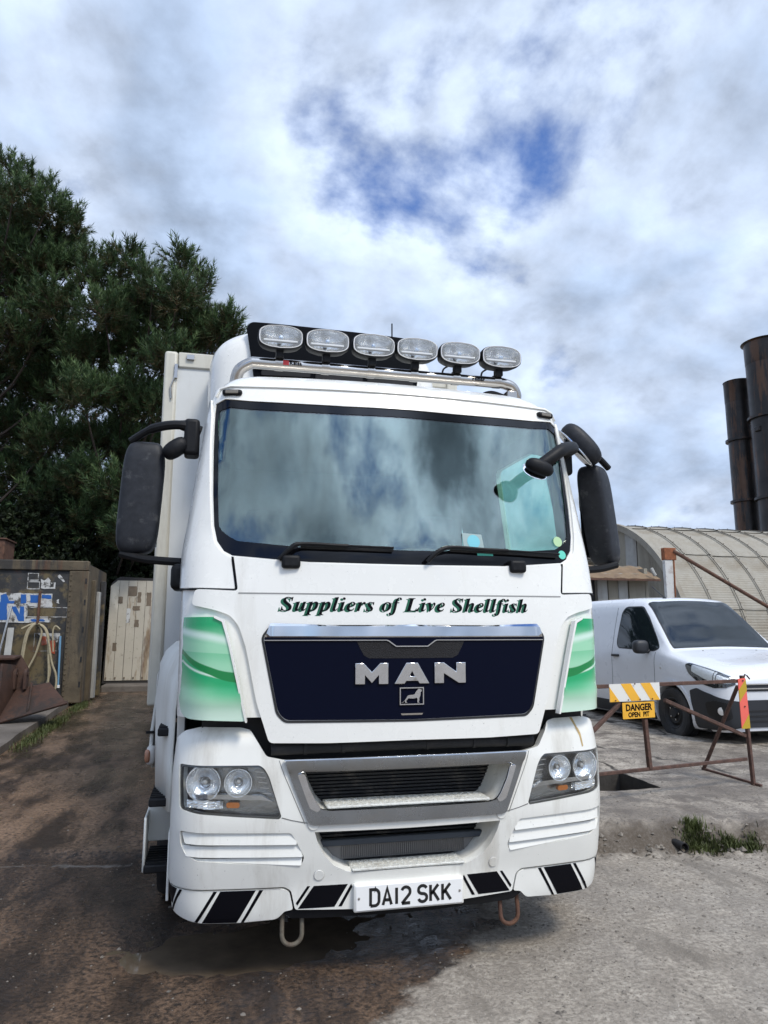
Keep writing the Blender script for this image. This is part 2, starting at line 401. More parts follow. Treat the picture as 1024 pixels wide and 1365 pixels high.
    face = mm('MULTIPLY', mr(d, -.04, .03), mr(d, .30, .16)); dry = mix(on_slab, gravel, conc); dry = mix(mm('MULTIPLY', face, mr(fine, .25, .55)), dry, (.10, .080, .060))
    # left border of the dry part, broken up by noise
    lim = mm('MULTIPLY_ADD', mm('MINIMUM', Y, .5), .85, .10)
    q = mm('ADD', mm('SUBTRACT', X, lim), mm('ADD', mm('MULTIPLY', mm('SUBTRACT', med, .5), .75), mm('MULTIPLY', mm('SUBTRACT', big, .5), .6)))
    dryness = mr(q, -.05, .13)
    # left apron: drier, redder streaks on the concrete lane
    lane = mix(mr(streak, .38, .62), (.042, .027, .017), (.285, .185, .117)); lane = mix(mr(fine, .30, .62), (.03, .022, .016), lane)
    left = mix(on_slab, mud, lane)
    # pale edge of the apron on the left
    ed = mr(mm('ABSOLUTE', mm('ADD', d, .16)), .035, .0)
    left = mix(mm('MULTIPLY', ed, mr(med, .42, .6)), left, (.24, .215, .185))
    L.new(mix(dryness, left, dry), P.inputs['Base Color'])
    wet_r = mr(mm('ADD', big, mm('MULTIPLY', streak, .4)), .60, .90, .14, .62)
    rr = mm('MULTIPLY_ADD', dryness, .35, wet_r); L.new(mm('MINIMUM', rr, .95), P.inputs['Roughness'])
    P.inputs['Specular IOR Level'].default_value = 0.35
    hgt = mm('ADD', mm('MULTIPLY', fine, .7), mm('ADD', mm('MULTIPLY', speck, .35), mm('MULTIPLY', med, 1.0)))
    b = N.new('ShaderNodeBump'); b.inputs['Strength'].default_value = .75; b.inputs['Distance'].default_value = .022; L.new(hgt, b.inputs['Height']); L.new(b.outputs[0], P.inputs['Normal'])
    return m
def build_ground():
    xs = sorted(set([round(v, 4) for v in axis(-3.2, 4.6, .05, 900)] + [PIT[0], PIT[1]])); ys = sorted(set([round(v, 4) for v in axis(-1.4, 4.2, .05, 900)] + [PIT[2], PIT[3]]))
    V = [(x, y, ground_z(x, y, True)) for y in ys for x in xs]; nx = len(xs); F = []
    for j in range(len(ys) - 1):
        for i in range(nx - 1):
            cx, cy = (xs[i] + xs[i + 1]) / 2, (ys[j] + ys[j + 1]) / 2
            if PIT[0] < cx < PIT[1] and PIT[2] < cy < PIT[3]: continue
            F.append((j * nx + i, j * nx + i + 1, (j + 1) * nx + i + 1, (j + 1) * nx + i))
    me = bpy.data.meshes.new('yard_ground'); me.from_pydata(V, [], F); finish(me, ground_mat(), 0)
    me.polygons.foreach_set('use_smooth', [True] * len(me.polygons))
    o = bpy.data.objects.new('yard_ground', me); link(o); tag(o, kind='structure')
build_ground()
M['pitwall'] = mat('pit_concrete', (.045, .04, .035), .9, var=.4, vscale=5, bump=.4, bscale=20)
def build_pit():
    x0, x1, y0, y1 = PIT; b = -1.3
    xs = sorted(set([round(v, 4) for v in np.arange(-3.2, 4.6001, .05) if x0 < v < x1] + [x0, x1])); ys = sorted(set([round(v, 4) for v in np.arange(-1.4, 4.2001, .05) if y0 < v < y1] + [y0, y1]))
    ring = [(x, y0) for x in xs] + [(x1, y) for y in ys[1:]] + [(x, y1) for x in reversed(xs[:-1])] + [(x0, y) for y in reversed(ys[1:-1])]; n = len(ring)
    v = [(x, y, ground_z(x, y, True)) for x, y in ring] + [(x, y, b) for x, y in ring]; f = [(i, (i + 1) % n, n + (i + 1) % n, n + i) for i in range(n)] + [tuple(range(n, 2 * n))]
    me = bpy.data.meshes.new('pit'); me.from_pydata(v, [], f); me.materials.append(M['pitwall'])
    tag(link(bpy.data.objects.new('pit', me)), kind='structure')
build_pit()
M['water'] = mat('puddle_water', (.105, .080, .056), .03, spec=.5, var=.3, vscale=5)
def build_puddle():
    rng = random.Random(4); lp = []
    for k in range(60):
        a = 2 * math.pi * k / 60
        r = 1 + .30 * noise.noise(Vector((math.cos(a) * 1.6, math.sin(a) * 1.6, 2.0))) + .22 * noise.noise(Vector((math.cos(a) * 5, math.sin(a) * 5, 7.0)))
        lp.append((-0.62 + .95 * r * math.cos(a), .55 + .46 * r * math.sin(a)))
    patch('puddle', [lp], lambda u, v: Vector((u, v, -.0135)), M['water'], None, 0, .006, .08, smooth=0)['kind'] = 'structure'
build_puddle()
# concrete pad with a kerb edge on the left
M['oldconc'] = mat('old_concrete', (.15, .13, .11), .9, var=.35, vscale=4, dirt=(.05, .04, .03), dirt_amt=.5, dscale=2, bump=.5, bscale=25)
def build_pad():
    mb = MB(); xs = np.linspace(-14, -3.36, 24); ys = np.linspace(5.2, 13.5, 18)
    def e(y): return -3.36 - .02 * (y - 5) + .05 * noise.noise(Vector((0, y * 2, 1)))
    for i in range(len(ys) - 1):
        a, b = ys[i], ys[i + 1]; za, zb = ground_z(-3.4, a) + .10, ground_z(-3.4, b) + .10
        v = [(-14, a, za), (e(a), a, za), (e(b), b, zb), (-14, b, zb), (-14, a, za - .3), (e(a), a, za - .3), (e(b), b, zb - .3), (-14, b, zb - .3)]
        f = [(0, 1, 2, 3), (1, 5, 6, 2)]
        if i == 0: f.append((0, 4, 5, 1))
        mb.add(v, f)
    mb.build('concrete_pad', M['oldconc'], None, 40)['kind'] = 'structure'
build_pad()
# loose stones and grit: nobody could count it
M['stone'] = mat('loose_stone', (.17, .15, .125), .9, var=.5, vscale=9, bump=.3, bscale=80)
def build_grit():
    rng = random.Random(11); mb = MB()
    base = [(1, 0, 0), (-1, 0, 0), (0, 1, 0), (0, -1, 0), (0, 0, 1), (0, 0, -.6)]; fc = [(0, 2, 4), (2, 1, 4), (1, 3, 4), (3, 0, 4), (2, 0, 5), (1, 2, 5), (3, 1, 5), (0, 3, 5)]
    for k in range(9500):
        x = rng.uniform(-3.0, 4.6); y = rng.uniform(-1.1, 4.4) if k % 3 else rng.uniform(-1.1, 1.2)
        if x < .3 and rng.random() < .82: continue
        if PIT[0] - .03 < x < PIT[1] + .03 and PIT[2] - .03 < y < PIT[3] + .03: continue
        if (x + .80) ** 2 / .34 + (y - .50) ** 2 / .09 < 1: continue
        s = rng.uniform(.003, .0075) if rng.random() < .90 else rng.uniform(.008, .017)
        a = rng.uniform(0, 6.28); z = ground_z(x, y, True)
        mb.add([(x + s * rng.uniform(.7, 1.3) * (p[0] * math.cos(a) - p[1] * math.sin(a)), y + s * rng.uniform(.7, 1.3) * (p[0] * math.sin(a) + p[1] * math.cos(a)), z + s * .6 * p[2]) for p in base], fc)
    for k in range(260):
        x = rng.uniform(1.2, 4.6); y = edge_y(x) + rng.gauss(.02, .09); s = rng.uniform(.008, .022) if k % 5 else rng.uniform(.022, .04); z = ground_z(x, y, True); a = rng.uniform(0, 6.28)
        mb.add([(x + s * rng.uniform(.6, 1.4) * (p[0] * math.cos(a) - p[1] * math.sin(a)), y + s * rng.uniform(.6, 1.4) * (p[0] * math.sin(a) + p[1] * math.cos(a)), z + s * .7 * p[2]) for p in base], fc)
    o = mb.build('loose_grit', M['stone'], None, 0); tag(o, 'small loose stones and grit scattered over the yard surface', 'gravel', kind='stuff')
build_grit()

def grass_mat(name, c):
    return mat(name, c, .6, var=.5, vscale=5, spec=.3)
M['grass'] = grass_mat('grass_blades', (.070, .085, .026))
def grass(name, label, spots, n, h, seed, spread):
    rng = random.Random(seed); V = []; F = []
    for k in range(n):
        cx, cy, sx, sy = rng.choice(spots)
        x = rng.gauss(cx, sx); y = rng.gauss(cy, sy); z = ground_z(x, y, True) - .005
        a = rng.uniform(0, 6.28); l = h * rng.uniform(.4, 1.2); ln = rng.uniform(.1, .8) * l; w = rng.uniform(.0025, .005)
        dx, dy = math.cos(a), math.sin(a); px, py = -dy * w, dx * w
        b = len(V)
        V += [(x - px, y - py, z), (x + px, y + py, z), (x + dx * ln * .4 + px * .8, y + dy * ln * .4 + py * .8, z + l * .6), (x + dx * ln * .4 - px * .8, y + dy * ln * .4 - py * .8, z + l * .6), (x + dx * ln, y + dy * ln, z + l)]
        F += [(b, b + 1, b + 2, b + 3), (b + 3, b + 2, b + 4)]
    me = bpy.data.meshes.new(name); me.from_pydata(V, [], F); me.materials.append(M['grass'])
    return tag(link(bpy.data.objects.new(name, me)), label, 'grass', kind='stuff')
grass('grass_clump', 'tuft of green grass and weeds at the foot of the broken slab edge', [(2.53, 1.40, .04, .04), (2.62, 1.37, .06, .03), (2.80, 1.33, .08, .025), (2.92, 1.28, .04, .03), (2.60, 1.47, .04, .04)], 1900, .060, 3, 0)
grass('grass_strip', 'strip of short grass growing along the kerb of the concrete pad', [(-3.26, y, .06, .35) for y in (7.2, 8.2, 8.6, 9.0, 10.6, 11.0)], 3000, .075, 5, 0)

# ================================================================== the lorry
lorry = thing('lorry', 'white refrigerated box lorry with green flashes and a spotlight bar on its roof', 'lorry')
SIDE_S = 2.9
def wscreen(dx=0.0, dt=0.0, db=0.0):
    h = [(0, 2.765 - dt), (.30, 2.762 - dt), (.54, 2.765 - dt), (.80, 2.772 - dt), (.93 - dx, 2.782 - dt), (.985 - dx, 2.76 - dt), (.988 - dx, 2.70 - dt), (.983 - dx, 2.50), (.972 - dx, 2.25), (.960 - dx, 2.09), (.942 - dx, 2.01 + db * .7), (.908 - dx, 1.960 + db), (.867 - dx, 1.938 + db), (.545, 1.910 + db), (.20, 1.905 + db), (0, 1.904 + db)]
    return sym(h)
# --- cab walls: one sheet from one rear corner round the front to the other, with the windscreen and door window openings
def door_win(sg):
    # in unrolled coordinates: the side starts at L + R*pi/2
    def s_of(y, z): 
        W = tri_interp(z, CABM['W']); R = tri_interp(z, CABM['R']); a = tri_interp(z, CABM['a']); yc = tri_interp(z, CABM['yc'])
        return W - R + R * math.pi / 2 + (y - (yc + a + R))
    q = [(.40, 2.62), (.62, 2.70), (1.20, 2.70), (1.20, 2.06), (.42, 1.98)]
    return rounded([(sg * s_of(y, z), z) for y, z in q], [.05, .08, .06, .06, .05])
cab_loop = [(-SIDE_S, 1.0), (-1.32, 1.0), (-1.29, 1.18), (1.29, 1.18), (1.32, 1.0), (SIDE_S, 1.0), (SIDE_S - .08, 2.86), (-(SIDE_S - .08), 2.86)]
patch('cab_shell', [cab_loop, wscreen(), door_win(1), door_win(-1)], CAB, M['white'], lorry, 0, .035, .07)
M['liner'] = mat('cab_lining', (.022, .023, .024), .95, spec=.05)
patch('cab_lining', [cab_loop, wscreen(.01, .01, .01), door_win(1), door_win(-1)], CAB, M['liner'], lorry, -.037, .006, .12)
# --- roof: rises from the top of the walls
def roofsurf(u, v):
    """u across -1..1, v 0 front .. 1 rear"""
    base = CAB(u * .93, 2.86) if v < .0001 else None
    W0 = .985; yf = .155 + .10 * u * u + .09 * max(0, (abs(u) - .86) / .14) ** 2
    y = yf + (2.05 - yf) * v
    edge = min(v / .12, 1.0); rise = math.sin(edge * math.pi / 2) * .13
    side = max(0.0, (abs(u) - .72) / .28); z = 2.858 + rise * math.sqrt(max(0.0, 1 - side ** 2.4)) + .0 * v
    return Vector((u * W0, y, z))
def build_roof():
    us = [math.sin(t) for t in np.linspace(-math.pi / 2, math.pi / 2, 41)]; vs = [0, .008, .02, .04, .07, .1, .13, .2, .35, .5, .75, 1]
    V = [roofsurf(u, v) for v in vs for u in us]; n = len(us); F = [(j * n + i, j * n + i + 1, (j + 1) * n + i + 1, (j + 1) * n + i) for j in range(len(vs) - 1) for i in range(n - 1)]
    mobj('cab_roof', V, F, M['white'], lorry, 40)
build_roof()
M['headlining'] = mat('headlining', (.02, .021, .022), .95, spec=.05)
box('headlining', (-.93, .26, 2.80), (.93, 1.99, 2.845), M['headlining'], lorry)
box('cab_rear_wall', (-1.0, 2.0, 1.0), (1.0, 2.06, 2.87), M['liner'], lorry)
box('cab_floor', (-1.06, .16, 1.0), (1.06, 2.0, 1.06), M['dark'], lorry)
# --- windscreen
patch('windscreen', [wscreen(.002, .002, .002)], CAB, M['glass'], lorry, -.010, .005, .06)
patch('windscreen_border', [wscreen(), wscreen(.022, .045, .075)], CAB, M['frit'], lorry, -.006, .003, .06)
for sg in (1, -1): patch('door_window', [[(s * 1.0, z) for s, z in door_win(sg)]], CAB, M['doorglass'], lorry, -.012, .004, .2)
# --- interior, dimly seen through the glass
box('dashboard', (-1.0, .10, 1.55), (1.0, .55, 1.90), M['interior'], lorry, .06, 3)
for sx in (-.62, .62):
    s = MB().box((sx - .26, .95, 1.25), (sx + .26, 1.45, 1.50)).box((sx - .25, 1.40, 1.45), (sx + .25, 1.56, 2.18)).box((sx - .14, 1.42, 2.2), (sx + .14, 1.53, 2.40)).build('seat', M['interior'], lorry, 35, .05, 3)
MB().tube([(-.62 + .22 * math.cos(a), .62 + .11 * math.sin(a), 1.86 + .19 * math.sin(a)) for a in np.linspace(0, 2 * math.pi, 25)[:-1]], .016, 8, closed=True).bar((-.84, .62, 1.86), (-.40, .62, 1.86), .03).build('steering_wheel', M['interior'], lorry)
# --- stickers and papers in the windscreen
def disc(c, r, n=20): return [(c[0] + r * math.cos(2 * math.pi * k / n), c[1] + r * math.sin(2 * math.pi * k / n)) for k in range(n)]
M['paper'] = mat('permit_holder', (.30, .40, .39), .4)
M['cyan'] = mat('cyan_disc', (.16, .52, .60), .5); M['lime'] = mat('lime_disc', (.42, .62, .34), .5); M['mint'] = mat('mint_label', (.12, .60, .46), .5)
patch('permit_holder', [[(.30, 1.985), (.415, 1.985), (.405, 2.075), (.295, 2.08)]], CAB, M['paper'], lorry, -.0035, .001, .05)
patch('permit_disc', [disc((.356, 2.036), .036)], CAB, M['cyan'], lorry, -.0025, .0008, .05)
patch('permit_disc', [disc((.868, 2.058), .028)], CAB, M['lime'], lorry, -.0025, .0008, .05)
patch('label', [disc((.885, 1.985), .024)], CAB, M['mint'], lorry, -.0025, .0008, .05)
patch('label', [[(.37, 1.962), (.46, 1.962), (.46, 1.974), (.37, 1.974)]], CAB, M['mint'], lorry, -.0025, .0008, .05)
# --- front flap with the slogan, corner panels
flap = patch('front_flap', [rounded(sym([(0, 1.897), (.40, 1.900), (.858, 1.930), (.834, 1.764), (1.03, 1.772), (1.045, 1.70), (.93, 1.672), (.868, 1.650), (.826, 1.60), (.790, 1.50), (.735, 1.25), (.672, 1.066), (.40, 1.060), (0, 1.063)]), .02)], CAB, M['white'], lorry, .016, .02, .05, .004)
patch('crease', [sym([(0, 1.754), (.832, 1.758), (.832, 1.752), (0, 1.748)])], CAB, mat('shut_line', (.28, .28, .27), .6), lorry, .0172, .002, .08)
# grille panel, chrome strip, handle recess
patch('grille_panel', [rounded(sym([(0, 1.556), (.71, 1.545), (.635, 1.205), (.60, 1.168), (0, 1.160)]), [0, .02, .04, .04, 0, .04, .04, .02])], CAB, M['black_gloss'], lorry, .021, .004, .06)
patch('grille_surround', [rounded(sym([(0, 1.606), (.682, 1.604), (.722, 1.548), (.645, 1.195), (.606, 1.155), (0, 1.149)]), .02), rounded(sym([(0, 1.598), (.678, 1.596), (.712, 1.546), (.636, 1.203), (.601, 1.165), (0, 1.158)]), .02)], CAB, mat('gap_black', (.02, .02, .02), .6), lorry, .0185, .004, .06)
chs = sym([(0, 1.597), (.30, 1.598), (.679, 1.596), (.706, 1.560), (.62, 1.556), (.125, 1.557), (0, 1.557)])
patch('chrome_strip', [chs], lambda s, z: CAB(s, z) + Vector((0, -.012 * math.sin(max(0, min(1, (z - 1.555) / .042)) * math.pi), 0)), M['chrome'], lorry, .026, .008, .02, .0)
patch('chrome_lip', [sym([(0, 1.556), (.705, 1.552), (.705, 1.536), (.125, 1.536), (.115, 1.533), (.078, 1.507), (0, 1.507)])], CAB, M['black_gloss'], lorry, .027, .006, .04)
patch('chrome_line', [sym([(0, 1.507), (.078, 1.507), (.115, 1.533), (.125, 1.536), (.705, 1.536), (.705, 1.532), (.127, 1.532), (.117, 1.528), (.080, 1.502), (0, 1.502)])], CAB, M['chrome'], lorry, .028, .006, .04)
patch('handle_recess', [sym([(0, 1.500), (.08, 1.500), (.12, 1.53), (.27, 1.53), (.262, 1.51), (.236, 1.462), (.21, 1.448), (0, 1.447)])], CAB, mat('recess_mesh', (.012, .011, .012), .8, bump=.6, bscale=200), lorry, .0222, .002, .03)
patch('grille_slot', [sym([(0, 1.188), (.055, 1.188), (.05, 1.180), (0, 1.180)])], CAB, M['steel'], lorry, .0225, .002, .05)
# letters M A N in chrome and the lion plate
zt, zb = 1.426, 1.327
patch('badge_letter', [[(-.278, zb), (-.278, zt), (-.238, zt), (-.198, 1.384), (-.158, zt), (-.118, zt), (-.118, zb), (-.165, zb), (-.165, 1.368), (-.198, 1.332), (-.231, 1.368), (-.231, zb)]], CAB, M['chrome'], lorry, .031, .010, .03, .002)
patch('badge_letter', [[(-.088, zb), (-.030, zt), (.028, zt), (.086, zb), (.036, zb), (.028, 1.340), (-.030, 1.340), (-.038, zb)], [(-.014, 1.362), (-.001, 1.386), (.012, 1.362)]], CAB, M['chrome'], lorry, .031, .010, .03, .002)
patch('badge_letter', [[(.112, zb), (.112, zt), (.160, zt), (.224, 1.382), (.224, zt), (.273, zt), (.273, zb), (.236, zb), (.160, 1.374), (.160, zb)]], CAB, M['chrome'], lorry, .031, .010, .03, .002)
em = patch('emblem_frame', [[(-.062, 1.228), (-.062, 1.310), (.058, 1.310), (.058, 1.228)], [(-.057, 1.233), (-.057, 1.305), (.053, 1.305), (.053, 1.233)]], CAB, M['chrome'], lorry, .029, .008, .04)
lion = [(-55, 4), (-44, 5), (-34, 18), (-26, 29), (-20, 38), (-8, 41), (4, 41), (14, 44), (18, 52), (24, 60), (30, 66), (35, 70), (40, 67), (47, 66), (50, 60), (47, 56), (43, 53), (43, 44), (41, 34), (37, 26), (37, 16), (34, 8), (38, 4), (28, 4), (27, 12), (28, 22), (24, 27), (10, 24), (-6, 24), (-16, 26), (-22, 20), (-28, 14), (-26, 6), (-21, 4), (-32, 4), (-35, 12), (-40, 12), (-45, 7)]
patch('emblem_lion', [[(-.002 + x * .001, 1.2335 + y * .001) for x, y in lion]], CAB, M['chrome'], em, .029, .007, .02)
# slogan: lettering outlines
GLY = {"S":[[[154,-11],[111,-6],[58,10],[38,14],[24,9],[9,-7],[-9,-7],[26,144],[45,144],[51,84],[71,45],[102,21],[145,13],[187,25],[217,56],[228,97],[218,134],[190,170],[142,214],[117,238],[98,258],[76,295],[70,336],[74,371],[88,401],[109,427],[137,446],[171,459],[208,463],[248,458],[296,445],[312,442],[342,461],[360,461],[328,322],[308,322],[309,330],[309,337],[306,366],[298,390],[267,426],[224,439],[197,434],[174,419],[158,396],[153,368],[166,331],[197,295],[219,274],[242,254],[271,225],[293,195],[307,162],[312,126],[301,69],[270,25],[221,-2]]],"L":[[[-34,0],[-34,15],[0,20],[22,41],[39,85],[115,369],[120,401],[109,426],[73,435],[73,451],[283,451],[283,435],[248,429],[227,408],[211,365],[136,83],[128,42],[142,28],[161,25],[188,24],[248,30],[298,50],[339,84],[371,134],[393,134],[351,0]]],"u":[[[46,-9],[8,3],[-5,41],[0,75],[15,130],[38,211],[46,254],[19,273],[12,289],[73,298],[146,310],[81,79],[76,53],[89,40],[125,58],[167,113],[194,167],[217,230],[236,301],[316,301],[279,168],[258,87],[251,57],[254,48],[261,44],[280,56],[292,70],[306,91],[321,81],[293,42],[268,13],[242,-4],[215,-9],[182,4],[169,40],[172,60],[181,103],[147,53],[114,18],[81,-3]]],"p":[[[-79,-139],[-79,-121],[-51,-114],[-37,-95],[-30,-71],[48,228],[52,253],[44,269],[16,273],[16,290],[85,300],[144,310],[124,242],[176,293],[228,310],[257,304],[279,288],[293,261],[298,224],[294,184],[282,143],[263,103],[239,67],[211,36],[180,11],[147,-4],[114,-9],[69,6],[48,-69],[44,-97],[54,-116],[86,-122],[86,-139]],[[102,15],[135,31],[151,49],[165,71],[178,97],[190,125],[200,153],[207,179],[214,224],[206,252],[187,262],[141,232],[103,142],[86,78],[78,38]]],"l":[[[40,-9],[3,3],[-10,40],[-8,61],[-2,85],[77,371],[87,414],[58,433],[52,450],[122,460],[183,470],[79,86],[75,69],[73,54],[83,41],[104,53],[131,89],[144,79],[118,39],[93,12],[68,-4]]],"i":[[[132,371],[100,384],[87,416],[100,447],[132,460],[163,447],[176,416],[163,384]],[[49,-8],[13,5],[1,41],[4,64],[10,87],[44,211],[51,237],[53,254],[26,273],[19,273],[19,289],[89,299],[150,310],[89,85],[84,55],[95,42],[115,54],[142,90],[155,81],[103,14]]],"e":[[[87,-9],[47,-2],[16,19],[-4,53],[-11,98],[-7,135],[6,172],[25,207],[49,240],[78,268],[109,290],[143,305],[176,310],[207,305],[230,293],[249,248],[238,209],[207,174],[153,144],[79,124],[75,88],[87,50],[122,36],[159,51],[195,95],[214,83],[179,32],[136,1]],[[84,146],[114,156],[140,171],[163,190],[179,212],[193,260],[187,280],[171,287],[149,278],[126,252],[103,207]]],"r":[[[-14,0],[42,211],[50,240],[52,254],[24,273],[17,289],[80,298],[151,310],[114,189],[130,218],[144,243],[171,280],[197,302],[222,310],[250,298],[259,265],[249,230],[220,218],[186,238],[180,241],[157,225],[127,175],[110,139],[95,97],[80,51],[66,0]]],"o":[[[96,-9],[54,-2],[20,20],[-3,54],[-10,98],[-6,135],[6,172],[24,208],[48,241],[76,269],[107,291],[141,305],[175,310],[221,302],[256,281],[278,247],[285,203],[281,167],[270,130],[252,94],[228,61],[200,33],[168,10],[133,-5]],[[103,13],[134,30],[148,50],[162,74],[174,102],[184,132],[193,162],[200,191],[206,240],[197,276],[172,288],[141,272],[127,253],[113,229],[101,202],[90,172],[82,141],[75,111],[71,83],[69,58],[78,25]]],"v":[[[48,-9],[48,26],[47,98],[45,155],[42,199],[38,229],[25,264],[5,274],[-1,273],[-2,291],[97,310],[106,295],[115,251],[121,189],[123,118],[123,89],[160,132],[185,169],[204,213],[189,240],[175,271],[186,299],[214,310],[243,298],[254,265],[244,222],[215,167],[185,125],[146,78],[97,27],[62,-9]]],"s":[[[91,-9],[63,-6],[28,5],[15,7],[-7,-7],[-24,-4],[-7,109],[13,105],[33,37],[81,14],[110,24],[120,52],[114,77],[95,106],[69,138],[51,163],[39,185],[28,228],[35,260],[53,286],[82,303],[116,309],[145,306],[179,298],[186,296],[192,295],[212,307],[230,307],[215,205],[197,207],[174,268],[134,288],[107,278],[97,255],[104,231],[124,202],[146,176],[165,149],[183,116],[190,82],[177,36],[142,3],[118,-6]]],"h":[[[210,-9],[176,3],[165,41],[173,84],[194,153],[217,222],[223,246],[210,261],[172,242],[131,185],[104,130],[81,68],[63,0],[-19,0],[82,374],[88,399],[90,411],[83,428],[58,433],[48,433],[48,451],[77,453],[110,457],[187,470],[115,197],[151,247],[184,282],[217,303],[253,310],[290,297],[303,259],[298,223],[282,170],[250,75],[247,65],[246,57],[257,43],[276,57],[306,98],[320,89],[265,15]]],"f":[[[-66,-139],[-108,-124],[-125,-85],[-116,-58],[-91,-48],[-69,-56],[-60,-79],[-65,-97],[-71,-107],[-59,-117],[-34,-102],[-15,-65],[-5,-35],[4,3],[15,49],[26,104],[60,275],[13,275],[19,303],[66,303],[92,376],[126,428],[166,460],[212,470],[241,467],[264,456],[282,418],[273,391],[247,381],[224,391],[214,413],[220,430],[225,442],[214,449],[178,415],[161,369],[144,303],[201,303],[197,275],[140,275],[105,113],[86,35],[65,-29],[40,-77],[11,-112],[-24,-132]]]}
def slogan():
    text = 'Suppliers of Live Shellfish'; adv = {}
    k = 0.0; items = []
    wid = {'S': 378, 'L': 415, 'u': 345, 'p': 330, 'l': 180, 'i': 185, 'e': 270, 'r': 258, 'o': 300, 'v': 275, 's': 245, 'h': 345, 'f': 200}
    for c in text:
        if c == ' ': k += 185; continue
        items.append((c, k)); k += wid[c] + 22
    sx = 1.272 / k; sz = .066 / 463
    for name, mt, dx, dz, off in (('slogan_shadow', M['vgreen'], -.0125, -.0050, .0166), ('slogan', M['vinyl'], 0, 0, .0176)):
        for c, x0 in items:
            loops = [[(-.634 + dx + (x0 + x) * sx, 1.672 + dz + y * sz) for x, y in lp] for lp in GLY[c]]
            patch(name + '_letter', loops, CAB, mt, flap, off, .0012, .2, smooth=0)
slogan()
# corner deflectors with the green print
def green_mat():
    m = bpy.data.materials.new('green_flash_print'); m.use_nodes = True; nt = m.node_tree; N = nt.nodes; L = nt.links; P = N['Principled BSDF']; P.inputs['Roughness'].default_value = .25; P.inputs['Coat Weight'].default_value = .5
    uv = N.new('ShaderNodeUVMap'); uv.uv_map = 'sz'; sep = N.new('ShaderNodeSeparateXYZ'); L.new(uv.outputs[0], sep.inputs[0])
    def mm(op, a, b=None, c=None):
        n = N.new('ShaderNodeMath'); n.operation = op
        for i, v in enumerate((a, b, c)):
            if v is None: continue
            if isinstance(v, (int, float)): n.inputs[i].default_value = v
            else: L.new(v, n.inputs[i])
        return n.outputs[0]
    S = mm('ABSOLUTE', sep.outputs[0]); Z = sep.outputs[1]
    u = mm('DIVIDE', mm('SUBTRACT', 1.12, S), .30)      # 0 outer .. 1 inner
    def mr(v, a, b, c=0., d=1.):
        r = N.new('ShaderNodeMapRange'); r.interpolation_type = 'SMOOTHSTEP'; L.new(v, r.inputs[0])
        for i, q in enumerate((a, b, c, d)): r.inputs[i + 1].default_value = q
        return r.outputs[0]
    def mix(f, a, b):
        x = N.new('ShaderNodeMix'); x.data_type = 'RGBA'
        for s, v in ((x.inputs[0], f), (x.inputs[6], a), (x.inputs[7], b)):
            if isinstance(v, tuple): s.default_value = (*v, 1)
            else: L.new(v, s)
        return x.outputs[2]
    pale = (.33, .66, .43); green = (.004, .34, .115); deep = (.002, .215, .05); white = (.62, .80, .68)
    c = mix(mr(Z, 1.51, 1.61), pale, green)                                   # top: fades from green
    l1 = mm('ADD', mm('MULTIPLY', u, -.05), 1.575); c = mix(mr(mm('ABSOLUTE', mm('SUBTRACT', Z, l1)), .030, .0), c, white)
    l2 = mm('ADD', mm('MULTIPLY', u, -.015), 1.487); c = mix(mm('MULTIPLY', mr(mm('SUBTRACT', l2, Z), .0, .004), mr(mm('SUBTRACT', l2, Z), .07, .0)), c, (.20, .56, .32))
    # swoosh: a curve running down from the outer edge
    cz = mm('ADD', 1.365, mm('MULTIPLY', mm('POWER', mm('SUBTRACT', 1.0, mm('MINIMUM', mm('MAXIMUM', u, 0.), 1.)), 1.7), .115))
    below = mm('SUBTRACT', cz, Z)
    c = mix(mr(below, -.002, .004), c, mix(mr(below, .03, .20), (.012, .38, .14), (.40, .70, .48)))
    l3 = mm('SUBTRACT', cz, mm('MULTIPLY', mm('SUBTRACT', 1., u), .042)); c = mix(mr(mm('ABSOLUTE', mm('SUBTRACT', Z, l3)), .010, .0), c, (.66, .84, .70))
    thick = mm('ADD', .010, mm('MULTIPLY', mm('MINIMUM', u, 1.), .012)); c = mix(mr(mm('SUBTRACT', mm('ABSOLUTE', mm('SUBTRACT', Z, cz)), thick), .004, -.002), c, deep)
    c = mix(mr(Z, 1.30, 1.19), c, (.58, .76, .62))
    L.new(c, P.inputs['Base Color']); return m
M['green'] = green_mat()
